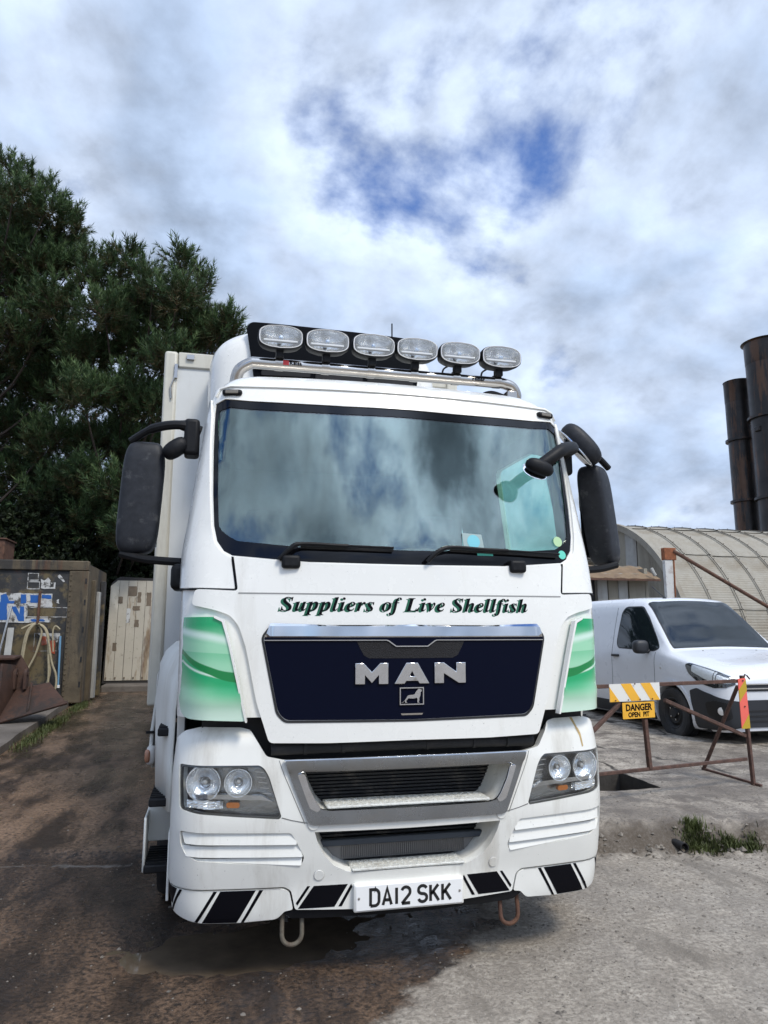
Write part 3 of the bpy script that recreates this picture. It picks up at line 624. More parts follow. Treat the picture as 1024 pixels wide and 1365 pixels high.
for sg in (1, -1):
    lp = rounded([(sg * s, z) for s, z in [(1.165, 1.642), (.930, 1.640), (.897, 1.622), (.865, 1.519), (.821, 1.341), (.778, 1.168), (1.07, 1.178), (1.120, 1.20), (1.165, 1.292)]], [.01, .02, .02, 0, 0, .015, .03, .03, .02])
    if sg < 0: lp = lp[::-1]
    def dsurf(s, z):
        p = CAB(s, z); p.x -= math.copysign(.050 * sstep(.86, 1.12, abs(s)), s); return p
    d = patch('corner_deflector', [lp], lambda s, z: dsurf(s, z) + Vector((0, -.010 * sstep(1.20, 1.288, z) * sstep(1.302, 1.290, z), 0)), M['green'], lorry, .045, .03, .03, .003)
    e = rounded([(sg * s, z) for s, z in [(.935, 1.648), (.890, 1.628), (.858, 1.521), (.814, 1.343), (.771, 1.163), (.781, 1.163), (.824, 1.341), (.868, 1.519), (.899, 1.617), (.937, 1.636)]], .004)
    if sg < 0: e = e[::-1]
    patch('deflector_rim', [e], CAB, M['white'], d, .052, .036, .03)
    # wall of the recess behind the deflector and corner post cover above
    q = rounded([(sg * s, z) for s, z in [(.872, 1.925), (.848, 1.775), (1.20, 1.785), (1.34, 1.80), (1.34, 2.30), (1.27, 2.78), (1.02, 2.80), (1.000, 2.70), (.995, 2.50), (.983, 2.25), (.972, 2.09), (.955, 2.0), (.915, 1.948)]], [.01, .01, 0, .02, .02, .02, .02, .02, .02, .02, .02, .02, .02])
    if sg < 0: q = q[::-1]
    patch('corner_post_cover', [q], CAB, M['white'], lorry, .010, .014, .05, .003)
for sg in (1, -1):
    for l in ([(.8705, 1.930), (.8595, 1.930), (.8375, 1.763), (.8465, 1.763)], [(.8375, 1.771), (1.34, 1.783), (1.34, 1.777), (.8375, 1.7655)]):
        l = [(sg * a, b) for a, b in l]
        patch('panel_gap', [l if sg > 0 else l[::-1]], CAB, M['vinyl'], lorry, .0125, .004, .06, smooth=0)
# marker lamps at the roof edge
for sg in (1, -1):
    p = CAB(sg * .892, 2.818)
    c = box('marker_lamp', (-.052, -.022, -.016), (.052, .02, .016), M['black_plastic'], lorry, .012, 3); c.location = p; c.rotation_euler = (0, 0, sg * .22)
    box('lamp_window', (-.034, -.0245, -.009), (.034, -.018, .009), mat('smoked_lens', (.20, .18, .15), .15), c, .004)
patch('roof_front_lip', [sym([(0, 2.862), (.90, 2.862), (.96, 2.85), (.985, 2.80), (.978, 2.80), (.955, 2.842), (.90, 2.854), (0, 2.854)])], CAB, M['white'], lorry, .010, .01, .06)

# --- bumper with its openings
hl_half = [(1.098, .968), (.712, .965), (.690, .950), (.668, .915), (.608, .738), (.618, .726), (.80, .740), (.99, .757), (1.080, .772)]
hl_loop = lambda sg, g=0.0: (lambda q: q if sg > 0 else q[::-1])(rounded([(sg * s, z) for s, z in hl_half], [.02, .01, .01, .02, .012, .01, .02, .03, .02]))
up_open = sym([(0, .935), (.528, .935), (.50, .86), (.462, .79), (.425, .755), (0, .755)])
lo_open = sym([(0, .662), (.455, .664), (.442, .62), (.41, .56), (.362, .508), (.30, .478), (.26, .47), (0, .47)])
louv_half = [(1.072, .678), (.562, .664), (.530, .611), (.498, .551), (.510, .517), (.80, .534), (.98, .550), (1.035, .575), (1.066, .62)]
lv_loop = lambda sg: (lambda q: q if sg > 0 else q[::-1])(rounded([(sg * s, z) for s, z in louv_half], .012))
bump_out = sym([(0, .989), (.600, .986), (.682, 1.003), (.756, 1.118), (.80, 1.128), (.985, 1.131), (1.07, 1.112), (1.17, 1.066), (1.215, 1.00), (1.36, .96), (1.36, .42), (.583, .420), (.552, .402), (.532, .318), (.27, .306), (0, .304)])
patch('bumper', [rounded(bump_out, .012), hl_loop(1), hl_loop(-1), up_open, lo_open, lv_loop(1), lv_loop(-1)], BUM, M['white_bumper'], lorry, 0, .045, .04, .004)
for sg in (1, -1):
    q = rounded([(sg * s, z) for s, z in [(1.33, .412), (.586, .412), (.560, .397), (.541, .318), (.580, .312), (.612, .278), (.79, .268), (.98, .270), (1.12, .292), (1.33, .31)]], [.01, .02, .03, .01, .01, .02, .03, .04, .05, .01])
    if sg < 0: q = q[::-1]
    lowp = patch('bumper_lower_panel', [q], BUM, M['white_bumper'], lorry, -.002, .03, .04, .003)
    def stripe(pts, off, par):
        l = [(sg * s, z) for s, z in pts]
        patch('black_stripe', [l if sg > 0 else l[::-1]], BUM, M['vinyl'], par, off, .0012, .04, smooth=0)
    stripe([(1.30, .410), (1.082, .410), (1.128, .330), (1.30, .330)], -.0005, lowp)
    stripe([(1.063, .410), (1.048, .410), (1.124, .300), (1.14, .302)], -.0005, lowp)
    stripe([(.899, .410), (.883, .410), (.966, .273), (.981, .274)], -.0005, lowp)
    stripe([(.869, .410), (.711, .410), (.792, .271), (.946, .272)], -.0005, lowp)
    stripe([(.695, .410), (.678, .410), (.760, .271), (.773, .271)], -.0005, lowp)
    stripe([(.479, .419), (.465, .419), (.522, .336), (.529, .347)], .0015, lowp)
    stripe([(.449, .419), (.291, .419), (.352, .322), (.519, .322)], .0015, lowp)
    stripe([(.276, .419), (.270, .405), (.318, .322), (.334, .322)], .0015, lowp)
    # round blanking caps
    for c, r in (((.461, .700), .026), ((.427, .468), .023)):
        patch('blanking_cap', [disc((sg * c[0], c[1]), r, 24) if sg > 0 else disc((sg * c[0], c[1]), r, 24)], BUM, M['white_bumper'], lorry, .0045, .006, .03, .0015)
        patch('cap_shadow_ring', [disc((sg * c[0], c[1]), r + .002, 24)], BUM, M['lampgrey'], lorry, .0012, .001, .04)
    # louvre: three blades in a recess
    rec = patch('louvre_recess', [lv_loop(sg)], BUM, M['white_bumper'], lorry, -.050, .006, .06)
    for z0, z1, s0, s1, s2 in ((.612, .676, .550, .534, 1.060), (.556, .617, .528, .504, 1.054), (.517, .561, .506, .512, 1.02)):
        def lsurf(s, z, a=z0, b=z1):
            t = (z - a) / (b - a); return BUM(s, z) + Vector((0, -.006 + .020 * t, 0))
        l = [(sg * s, z) for s, z in [(s2, z1 - .004), (s0, z1 - .006), (s1, z0), (s2 - .02, z0 + (.034 if z0 < .53 else .012))]]
        patch('louvre_slat', [rounded(l if sg > 0 else l[::-1], .008)], lsurf, M['white_bumper'], lorry, 0, .008, .06, .002)
# valance below the plate
patch('valance', [sym([(0, .300), (.28, .302), (.60, .316), (.585, .300), (.545, .272), (.45, .268), (0, .262)])], BUM, M['black_plastic'], lorry, -.012, .03, .06, .003)
# chrome frame round the upper opening
def fsurf(s, z): return BUM(s, z) + Vector((0, -.006 - .014 * sstep(.93, .965, z), 0))
patch('grille_frame', [rounded(sym([(0, .987), (.600, .984), (.560, .880), (.484, .705), (.46, .699), (0, .698)]), .01), rounded(sym([(0, .934), (.524, .934), (.500, .868), (.464, .795), (.430, .766), (.39, .758), (0, .757)]), .012)], fsurf, M['brushed'], lorry, .006, .02, .03, .003)
patch('frame_highlight', [sym([(0, .992), (.604, .989), (.600, .984), (0, .986)])], fsurf, M['chrome'], lorry, .009, .02, .05, .002)
for sg in (1, -1):
    l = [(sg * s, z) for s, z in [(.540, .925), (.506, .925), (.486, .865), (.452, .800), (.430, .772), (.445, .755), (.480, .772), (.500, .82)]]
    patch('frame_leg_trim', [rounded(l if sg > 0 else l[::-1], .01)], fsurf, M['chrome'], lorry, .014, .012, .03, .003)
# openings: white liner, tread plates, radiators
for nm, lp in (('upper_liner', up_open), ('lower_liner', lo_open)):
    mb = MB(); n = len(lp); a = [BUM(s, z) + Vector((0, .03, 0)) for s, z in lp]; b = [Vector((p.x * .93, .17, p.z)) for p in a]
    mb.add(a + b, [(i, (i + 1) % n, n + (i + 1) % n, n + i) for i in range(n)]).build(nm, M['white_bumper'], lorry, 40)
def tread(name, x, y0, y1, z, zt):
    t = MB().box((-x, y0, z - .012), (x, y1, z)).build(name, M['tread'], lorry, 35, .004)
    mb = MB(); k = 0; nx = int(2 * x / .034)
    for j in range(4):
        for i in range(nx):
            cx = -x + .017 + i * .034; cy = y0 + .02 + j * (y1 - y0 - .02) / 4; a = R_(45 if (i + j) % 2 else -45)
            mb.box((-.011, -.0035, 0), (.011, .0035, .004), Matrix.Translation((cx, cy, z - .001)) @ Matrix.Rotation(a, 4, 'Z'))
    tag(mb.build('tread_pattern', M['tread'], t, 0), kind='stuff')
tread('step_tread', .40, -.045, .115, .776, .8); tread('step_tread', .275, -.012, .12, .487, .5)
def rad_mat():
    m = mat('radiator_core', (.014, .014, .015), .5, dirt=(.28, .24, .19), dirt_amt=.22, dscale=7, bump=.3, bscale=120); return m
M['rad'] = rad_mat()
mb = MB()
for i in range(34): mb.box((-.56, .165, .44 + i * .0165), (.56, .19, .449 + i * .0165))
tag(mb.build('radiator_fins', M['rad'], lorry, 0), kind='stuff'); box('radiator', (-.58, .19, .30), (.58, .26, 1.02), M['rad'], lorry)
box('cooler_bar', (-.44, .10, .560), (.44, .135, .590), mat('blue_grey_steel', (.035, .045, .06), .5), lorry, .006)
mb = MB().box((-.40, .14, .49), (.40, .16, .555))
for i in range(60): mb.box((-.30 + i * .0105, .13, .495), (-.296 + i * .0105, .142, .553))
tag(mb.build('oil_cooler', mat('oil_cooler_alloy', (.22, .21, .20), .5, metal=.4, dirt=(.1, .09, .07), dirt_amt=.3), lorry, 0), None, None)
MB().tube([(-.66, .03, 1.03), (-.3, .02, 1.035), (.3, .02, 1.035), (.66, .03, 1.03)], .03, 12).build('cross_pipe', M['rubber'], lorry)
for x in (-.5, -.32, .1, .34, .52): MB().tube([(x - .008, .02, 1.034), (x + .008, .02, 1.034)], .0335, 12).build('pipe_clip', M['dark'], lorry)
box('front_bulkhead', (-.98, .10, .95), (.98, .20, 1.20), M['dark'], lorry)
box('chassis_block', (-.98, .28, .42), (.98, 2.1, 1.0), M['dark'], lorry)
# --- number plate
pl = MB().box((-.268, -.018, .298), (.266, .012, .420)).build('number_plate', M['white_bumper'], lorry, 35, .008, 3)
box('plate_face', (-.259, -.0215, .306), (.257, -.017, .413), M['plate'], pl, .003)
def strokes(defs, w, px, pz, sx, sz, y, parent, name, mt, t=.0015):
    """each letter: list of polylines in a unit box, drawn with width w"""
    loc = px
    for ch, wd in defs:
        for poly in PLATE[ch]:
            pts = [Vector((loc + a * wd, pz + b * sz)) for a, b in poly]; L_ = []; R2 = []
            for i, p in enumerate(pts):
                d1 = (p - pts[i - 1]).normalized() if i else (pts[1] - p).normalized(); d2 = (pts[i + 1] - p).normalized() if i < len(pts) - 1 else d1
                t_ = (d1 + d2).normalized(); n = Vector((-t_.y, t_.x)); k = 1 / max(.45, n.dot(Vector((-d1.y, d1.x))))
                L_.append(p + n * w / 2 * k); R2.append(p - n * w / 2 * k)
            v = [(q.x, y, q.y) for q in L_ + R2] + [(q.x, y + t, q.y) for q in L_ + R2]; m_ = len(pts); f = []
            for i in range(m_ - 1):
                f += [(i, i + 1, m_ + i + 1, m_ + i), (2 * m_ + i, 3 * m_ + i, 3 * m_ + i + 1, 2 * m_ + i + 1), (i, 2 * m_ + i, 2 * m_ + i + 1, i + 1), (m_ + i, m_ + i + 1, 3 * m_ + i + 1, 3 * m_ + i)]
            f += [(0, m_, 3 * m_, 2 * m_), (m_ - 1, 3 * m_ - 1, 4 * m_ - 1, 2 * m_ - 1)]
            mobj(name, v, f, mt, parent, 0)
        loc += wd + sx
def arc(cx, cy, rx, ry, a0, a1, n=10): return [(cx + rx * math.cos(R_(a0 + (a1 - a0) * i / n)), cy + ry * math.sin(R_(a0 + (a1 - a0) * i / n))) for i in range(n + 1)]
PLATE = {'D': [[(0, 0), (0, 1), (.5, 1)] + arc(.5, .7, .5, .3, 90, 0, 6) + arc(.5, .3, .5, .3, 0, -90, 6) + [(0, 0)]],
         'A': [[(0, 0), (.5, 1.02), (1, 0)], [(.2, .30), (.8, .30)]], '1': [[(.5, 0), (.5, 1)]],
         '2': [arc(.5, .74, .5, .26, 165, 0, 8) + arc(.5, .70, .5, .28, -5, -40, 3) + [(.02, .0)], [(0, .0), (1, .0)]],
         'S': [arc(.5, .75, .5, .25, 20, 180, 8) + arc(.5, .72, .5, .22, 190, 260, 4) + arc(.5, .28, .5, .22, 80, 0, 5) + arc(.5, .25, .5, .25, -10, -165, 8)],
         'K': [[(0, 0), (0, 1)], [(.95, 1), (.05, .42)], [(.30, .60), (1, 0)]]}
strokes([('D', .040), ('A', .040), ('1', .012), ('2', .040)], .0135, -.190, .325, .019, .070, -.0226, pl, 'plate_character', M['letter'])
strokes([('S', .040), ('K', .040), ('K', .040)], .0135, .040, .325, .019, .070, -.0226, pl, 'plate_character', M['letter'])
for x in (-.245, .243): MB().lathe([(.006, 0), (.005, .003), (0.0005, .004)], 10, Matrix.Translation((x, -.0215, .36)) @ Matrix.Rotation(R_(90), 4, 'X')).build('plate_screw', M['steel'], pl)
for sg in (1, -1):
    for l in ([(.625, .984), (.622, .984), (.6, .925), (.5, .705), (.503, .703), (.603, .925)], [(.606, .735), (.56, .722), (.49, .708), (.49, .705), (.562, .719), (.608, .731)], [(1.33, .4165), (.60, .4165), (.60, .4145), (1.33, .4145)]):
        l = [(sg * a, b) for a, b in l]
        patch('panel_gap', [l], BUM, mat('gap_grey', (.16, .155, .145), .8), lorry, .0012, .001, .06, smooth=0)
stain = [(.90, 1.128), (.915, 1.128), (.922, 1.09), (.940, 1.05), (.948, .99), (.940, .985), (.930, 1.04), (.912, 1.08)]
patch('rust_run', [stain], BUM, mat('rust_stain', (.50, .36, .16), .5, var=.2, vscale=30), lorry, .0008, .0005, .04)
# --- headlights
M['lampbezel'] = mat('lamp_bezel_dark', (.05, .05, .048), .3)
M['lampback'] = mat('lamp_silver_backing', (.42, .415, .40), .2, metal=.75, bump=.3, bscale=18)
def headlight(sg):
    h = patch('headlight', [hl_loop(sg)], BUM, M['lampback'], lorry, -.075, .01, .08)
    # rim wall
    lp = hl_loop(sg); n = len(lp); a = [BUM(s, z) + Vector((0, .004, 0)) for s, z in lp]; b = [BUM(s, z) + Vector((-sg * .004, .08, 0)) for s, z in lp]
    MB().add(a + b, [(i, (i + 1) % n, n + (i + 1) % n, n + i) for i in range(n)]).build('lamp_rim', M['black_plastic'], h)
    cx = sum(s for s, z in lp) / n; cz = sum(z for s, z in lp) / n
    inn = [(cx + (s - cx) * .972, cz + (z - cz) * .93) for s, z in lp]
    patch('lamp_bezel', [lp, inn], BUM, M['lampbezel'], h, -.006, .012, .05, .002)
    patch('lamp_lens', [lp], BUM, M['lens'], h, -.001, .004, .06)
    def bowl(s, z, r, depth, face):
        p = BUM(sg * s, z) + Vector((0, .022, 0)); nrm = Vector((sg * face, -1, .0)).normalized()
        q = nrm.to_track_quat('Z', 'Y').to_matrix().to_4x4(); T = Matrix.Translation(p) @ q
        prof = [(r * 1.06, -.002), (r * 1.06, .004), (r, .004)] + [(r * math.cos(t), .004 - depth * math.sin(t)) for t in np.linspace(0, 1.35, 8)]
        MB().lathe(prof, 28, T).build('reflector_bowl', M['reflector'], h, 50)
        MB().lathe([(.0001, -depth * .3), (r * .14, -depth * .34), (r * .17, -depth * .6), (r * .22, -depth)], 16, T).build('bulb_shield', M['lampgrey'], h)
        MB().lathe([(r * .30, -depth * .55), (r * .36, -depth * .5), (r * .36, -depth)], 16, T).build('bulb_ring', M['chrome'], h)
    bowl(.962, .886, .076, .060, .25); bowl(.806, .886, .060, .05, .1)
    l = [(sg * s, z) for s, z in [(1.04, .822), (.70, .808), (.645, .798), (.70, .828), (.85, .836), (1.04, .836)]]
    patch('chrome_shelf', [l if sg > 0 else l[::-1]], BUM, M['chrome'], h, -.02, .03, .05)
    l = [(sg * s, z) for s, z in [(1.04, .812), (.90, .808), (.90, .770), (1.03, .782)]]
    patch('side_lamp', [rounded(l if sg > 0 else l[::-1], .015)], lambda s, z: BUM(s, z) + Vector((0, .004 * math.sin(s * 260), 0)), M['reflector'], h, -.03, .02, .006)
    l = [(sg * s, z) for s, z in [(.86, .800), (.80, .798), (.80, .774), (.86, .776)]]
    patch('indicator_lamp', [rounded(l if sg > 0 else l[::-1], .012)], BUM, M['orange'], h, -.028, .02, .03)
    for i in range(5):
        l = [(sg * s, z) for s, z in [(.735 - i * .009, .935 - i * .024), (.695 - i * .009, .931 - i * .024), (.694 - i * .009, .927 - i * .024), (.734 - i * .009, .931 - i * .024)]]
        patch('lamp_tick', [l if sg > 0 else l[::-1]], BUM, M['chrome'], h, -.03, .006, .05)
headlight(1); headlight(-1)
# --- towing loops
for sx in (-.54, .53):
    pts = [(sx - .042, .09, .34), (sx - .046, .075, .24)] + [(sx - .046 * math.cos(t), .07, .20 - .044 * math.sin(t)) for t in np.linspace(.0, math.pi, 9)] + [(sx + .046, .075, .24), (sx + .042, .09, .34)]
    MB().tube(pts, .0105, 10).build('towing_loop', M['rustdark'] if sx > 0 else mat('dirty_iron', (.13, .115, .085), .7, dirt=(.07, .045, .03), dirt_amt=.5, dscale=20), lorry)
# --- wipers
def on_cab(s, z, d): return CAB(s, z) + Vector((0, -d, .0))
for a, b, c in (((-.648, 1.918), (-.545, 1.995), (-.085, 1.985)), ((.086, 1.918), (.215, 1.995), (.85, 1.984))):
    w = MB().tube(smooth_path([on_cab(*a, .03), on_cab(a[0] + .05, a[1] + .05, .045), on_cab(*b, .045), on_cab(b[0] + .18, b[1] - .005, .04), on_cab((b[0] + c[0]) / 2, (b[1] + c[1]) / 2, .035)], 5), [.012] * 10 + [.009] * 11, 8).build('wiper', M['black_plastic'], lorry)
    q = [on_cab(b[0] + (c[0] - b[0]) * t, b[1] + (c[1] - b[1]) * t - .012, .012) for t in np.linspace(0, 1, 12)]
    MB().tube(q, .008, 6).build('wiper_blade', M['rubber'], w)
    q = [p + Vector((0, -.012, .012)) for p in q]; MB().tube(q, .006, 6).build('wiper_carrier', M['black_plastic'], w)
for s in (-.59, .585):
    p = CAB(s, 1.905); c = MB().box((-.045, -.045, -.030), (.045, .02, .035)).build('wiper_cap', M['black_plastic'], lorry, 35, .015, 3); c.location = p
# --- mirrors on both doors
M['mirror'] = mat('mirror_glass', (.85, .87, .88), .02, metal=1)
def ell(c, r, n=14, m=10, k=2.6):
    """superellipsoid grid"""
    V = []; F = []
    f = lambda w, e: math.copysign(abs(w) ** e, w)
    for i in range(m + 1):
        ph = -math.pi / 2 + math.pi * i / m
        for j in range(n):
            th = 2 * math.pi * j / n
            V.append((c[0] + r[0] * f(math.cos(ph), 2 / k) * f(math.cos(th), 2 / k), c[1] + r[1] * f(math.cos(ph), 2 / k) * f(math.sin(th), 2 / k), c[2] + r[2] * f(math.sin(ph), 2 / k)))
    for i in range(m):
        for j in range(n): F.append((i * n + j, i * n + (j + 1) % n, (i + 1) * n + (j + 1) % n, (i + 1) * n + j))
    return V, F
M['mirror_shell'] = mat('mirror_shell_plastic', (.020, .022, .027), .5, spec=.25, var=.25, vscale=25, dirt=(.15, .15, .15), dirt_amt=.15, dscale=14, bump=.06, bscale=200)
for sg in (-1, 1):
    V, F = ell((sg * 1.345, .45, 2.275), (.105, .085, .300), 28, 20, 5.0)
    V = [(x + sg * .0 - sg * .06 * (z - 2.275) * -0 + sg * -.03 * ((z - 1.97) / .6 - .5), y, z) for x, y, z in V]
    if sg > 0:
        ca, sa = math.cos(R_(32)), math.sin(R_(32)); V = [(x - .07 * (z - 2.275) / .3, y, z) for x, y, z in V]; V = [(1.345 + (x - 1.345) * .85 * ca - (y - .45) * sa, .45 + (x - 1.345) * sa + (y - .45) * ca, z) for x, y, z in V]
    mir = mobj('door_mirror', V, F, M['mirror_shell'], lorry, 50)
    g0 = box('mirror_glass', (-.085, .078, -.255), (.085, .0875, .255), M['mirror'], mir, .01); g0.location = (sg * 1.345, .45, 2.275); g0.rotation_euler = (0, 0, R_(32) if sg > 0 else 0)
    MB().tube(smooth_path([(sg * 1.05, .38, 2.64), (sg * 1.16, .36, 2.665), (sg * 1.30, .38, 2.64), (sg * 1.41, .42, 2.575)], 6), [.030] * 6 + [.025] * 7 + [.02] * 6, 10).build('mirror_arm', M['black_plastic'], mir)
    MB().tube(smooth_path([(sg * 1.43, .42, 1.975), (sg * 1.30, .40, 1.945), (sg * 1.12, .36, 1.93)], 6), .022, 10).build('mirror_arm', M['black_plastic'], mir)
    box('mirror_bracket', (sg * 1.09 - .045, .33, 2.50), (sg * 1.09 + .035, .46, 2.70), M['black_plastic'], mir, .02, 3)
    box('mirror_bracket', (sg * 1.10 - .065, .26, 1.78), (sg * 1.10 + .065, .42, 1.915), M['black_plastic'], mir, .03, 3)
    if sg < 0:
        V, F = ell((0, 0, 0), (.075, .05, .045), 16, 10, 2.6); k = mobj('small_mirror', V, F, M['black_plastic'], mir, 50); k.location = (-1.175, .36, 2.535); k.rotation_euler = (0, R_(-38), 0)
        MB().tube([(-1.17, .37, 2.55), (-1.10, .38, 2.62), (-1.07, .38, 2.62)], .016, 8).build('mirror_arm', M['black_plastic'], mir)
    else:
        V, F = ell((0, 0, 0), (.066, .080, .150), 22, 16, 2.7); k = mobj('wide_angle_mirror', V, F, M['mirror_shell'], mir, 50); k.location = (1.18, .33, 2.69); k.rotation_euler = (0, R_(-40), R_(-18))
        V, F = ell((0, 0, 0), (.012, .070, .150), 18, 12, 2.6); g = mobj('mirror_trim', V, F, M['chrome'], mir, 50); g.location = (1.128, .315, 2.655); g.rotation_euler = (0, R_(-40), R_(-18))
        MB().tube(smooth_path([(1.06, .36, 2.62), (1.0, .10, 2.60), (.87, -.03, 2.55), (.78, -.06, 2.49), (.72, -.06, 2.45)], 5), [.035] * 11 + [.036] * 5 + [.034] * 5, 12).build('front_mirror_arm', M['black_plastic'], mir)
        V, F = ell((0, 0, 0), (.080, .04, .040), 18, 12, 2.5); k = mobj('front_mirror', V, F, M['black_plastic'], mir, 50); k.location = (.71, -.07, 2.435); k.rotation_euler = (0, R_(18), 0)
        V, F = ell((0, 0, 0), (.072, .006, .060), 18, 12, 2.3); k = mobj('front_mirror_glass', V, F, M['mirror'], mir, 50); k.location = (.70, -.035, 2.42); k.rotation_euler = (R_(-35), R_(14), 0)
# --- side of the cab: mudguards, steps, wheels
for sg in (-1, 1):
    # mudguard shell: section in x-z, swept along y and arched
    V = []; F = []; ys = np.linspace(.36, 2.15, 24); prof = [(1.00, 1.52), (1.08, 1.52), (1.15, 1.505), (1.20, 1.46), (1.228, 1.39), (1.238, 1.28), (1.242, 1.0), (1.242, .72)]
    for y in ys:
        fr = max(0.0, (.95 - y) / .6); low = sstep(.62, .9, y) * sstep(2.15, 1.85, y)
        for (x, z) in prof:
            xx = x - .13 * fr ** 1.6 * (1 if z < 1.5 else .6); zz = z - .10 * fr ** 2
            if z < 1.0: zz = max(zz, .70 + low * (.62 if y > .8 else .62))
            if z == 1.0: zz = max(zz, min(1.34, .72 + low * .63))
            V.append((sg * xx, y, zz))
    n = len(prof)
    for i in range(len(ys) - 1):
        for j in range(n - 1): F.append((i * n + j, i * n + j + 1, (i + 1) * n + j + 1, (i + 1) * n + j))
    mg = mobj('mudguard', V, F, M['white_fender'], lorry, 40); sl = mg.modifiers.new('thickness', 'SOLIDIFY'); sl.thickness = .012; sl.offset = -1 if sg > 0 else 1
    # flare behind, with the side repeater lamp
    fl = MB(); pr = [(1.243, 1.36), (1.262, 1.20), (1.282, 1.0), (1.288, .84), (1.262, .79)]
    v = [(sg * x, y, z) for y in (1.05, 1.10, 1.95, 2.2) for x, z in pr]; k = len(pr)
    fl.add(v, [(i * k + j, i * k + j + 1, (i + 1) * k + j + 1, (i + 1) * k + j) for i in range(3) for j in range(k - 1)])
    fo = fl.build('wing_flare', M['white_fender'], lorry); sl = fo.modifiers.new('thickness', 'SOLIDIFY'); sl.thickness = .02
    box('flare_joint', (sg * 1.275 - .03, 1.035, .985), (sg * 1.275 + .015, 1.052, 1.0), M['black_plastic'], fo)
    V, F = ell((sg * 1.268, 1.03, .865), (.030, .04, .055), 14, 10, 3); rl = mobj('repeater_lamp', V, F, mat('repeater_body', (.60, .58, .54), .3), lorry, 50)
    V, F = ell((sg * 1.286, 1.015, .865), (.018, .034, .038), 14, 10, 3); mobj('repeater_lens', V, F, mat('repeater_lens', (.42, .20, .12), .2), rl, 50)
    # entry steps
    for z, y0, x0, x1 in ((1.07, .42, 1.13, 1.20), (.735, .40, 1.10, 1.225), (.42, .42, 1.09, 1.235)):
        st = box('entry_step', (min(sg * x0, sg * x1), y0, z - .02), (max(sg * x0, sg * x1), y0 + .34, z + .02), M['black_plastic'], lorry, .008)
        mb = MB()
        for i in range(8): mb.box((min(sg * x0, sg * x1) + .005, y0 + .02 + i * .04, z + .018), (max(sg * x0, sg * x1) - .005, y0 + .035 + i * .04, z + .028))
        tag(mb.build('step_teeth', M['black_plastic'], st, 0), kind='stuff')
    MB().box((min(sg * 1.10, sg * 1.24), .62, .50), (max(sg * 1.10, sg * 1.24), .65, .70)).box((min(sg * 1.232, sg * 1.244), .44, .40), (max(sg * 1.232, sg * 1.244), .65, .66)).build('step_panel', M['white_fender'], lorry, 35, .006)
    MB().box((min(sg * 1.105, sg * 1.118), .30, .31), (max(sg * 1.105, sg * 1.118), .46, .62)).build('bumper_return', M['white_bumper'], lorry, 35, .004)
def wheel(name, r, w, parent, tyre_mat, rim_mat, rr, nb=8, dish=.02):
    """axle along +x, outer face at +x"""
    ty = MB().lathe([(rr, -w * .45), (rr + (r - rr) * .5, -w * .5), (r - .02, -w * .5), (r, -w * .40), (r, -w * .05), (r - .010, -w * .045), (r - .010, w * .045), (r, w * .05), (r, w * .40), (r - .02, w * .5), (rr + (r - rr) * .5, w * .5), (rr, w * .45), (rr - .01, w * .40)], 40, Matrix.Rotation(R_(90), 4, 'Y')).build(name, tyre_mat, parent, 40)
    MB().lathe([(rr, w * .43), (rr - .012, w * .45), (rr - .03, w * .38), (rr - .045, w * .2), (rr * .62, w * .2 + dish), (rr * .5, w * .30), (rr * .33, w * .30), (rr * .3, w * .42), (rr * .28, w * .46), (.001, w * .46)], 32, Matrix.Rotation(R_(90), 4, 'Y')).build('rim', rim_mat, ty, 35)
    for k in range(nb):
        a = 2 * math.pi * k / nb; MB().lathe([(.013, 0), (.013, .025), (.001, .028)], 6, Matrix.Translation((w * .27, rr * .43 * math.cos(a), rr * .43 * math.sin(a))) @ Matrix.Rotation(R_(90), 4, 'Y')).build('wheel_nut', M['steel'], ty)
    return ty
M['rimgrey'] = mat('steel_rim', (.20, .19, .18), .6, dirt=(.08, .06, .045), dirt_amt=.4, dscale=6)
for sg in (-1, 1):
    for y, x in ((1.45, 1.06), (6.6, 1.02), (7.9, 1.02)):
        t = wheel('wheel', .50, .30, lorry, M['rubber'], M['rimgrey'], .30); t.location = (sg * x, y, ground_z(sg * x, y) + .495); t.rotation_euler = (0, 0, 0 if sg > 0 else math.pi)
MB().box((-.42, 1.2, .75), (-.34, 9.6, 1.0)).box((.34, 1.2, .75), (.42, 9.6, 1.0)).build('chassis_rails', M['dark'], lorry)
# --- box body and refrigeration unit
M['boxwhite'] = mat('box_panel_white', (.62, .63, .61), .45, var=.03, dirt=(.36, .33, .27), dirt_amt=.12, dscale=1.6, streak=True)
M['boxcream'] = mat('box_capping_cream', (.56, .54, .46), .45, var=.06, dirt=(.26, .23, .17), dirt_amt=.40, dscale=2.6, streak=True)
BX0, BX1, BY, BZ0, BZ1, BL = -1.425, 1.145, 2.45, 1.02, 3.89, 10.4
box('box_front_panel', (BX0 + .10, BY + .02, BZ0), (BX1 - .10, BY + .08, BZ1 - .12), M['boxwhite'], lorry)
for x0, x1 in ((BX0, BX0 + .108), (BX1 - .108, BX1)): box('corner_capping', (x0, BY, BZ0 - .02), (x1, BY + .12, BZ1), M['boxcream'], lorry, .025, 3)
box('top_rail', (BX0 + .11, BY + .002, BZ1 - .14), (BX1 - .11, BY + .10, BZ1 - .004), M['boxcream'], lorry, .012)
box('box_side', (BX0 + .004, BY + .12, BZ0), (BX0 + .06, BL, BZ1 - .01), M['boxwhite'], lorry); box('box_side', (BX1 - .06, BY + .12, BZ0), (BX1 - .004, BL, BZ1 - .01), M['boxwhite'], lorry)
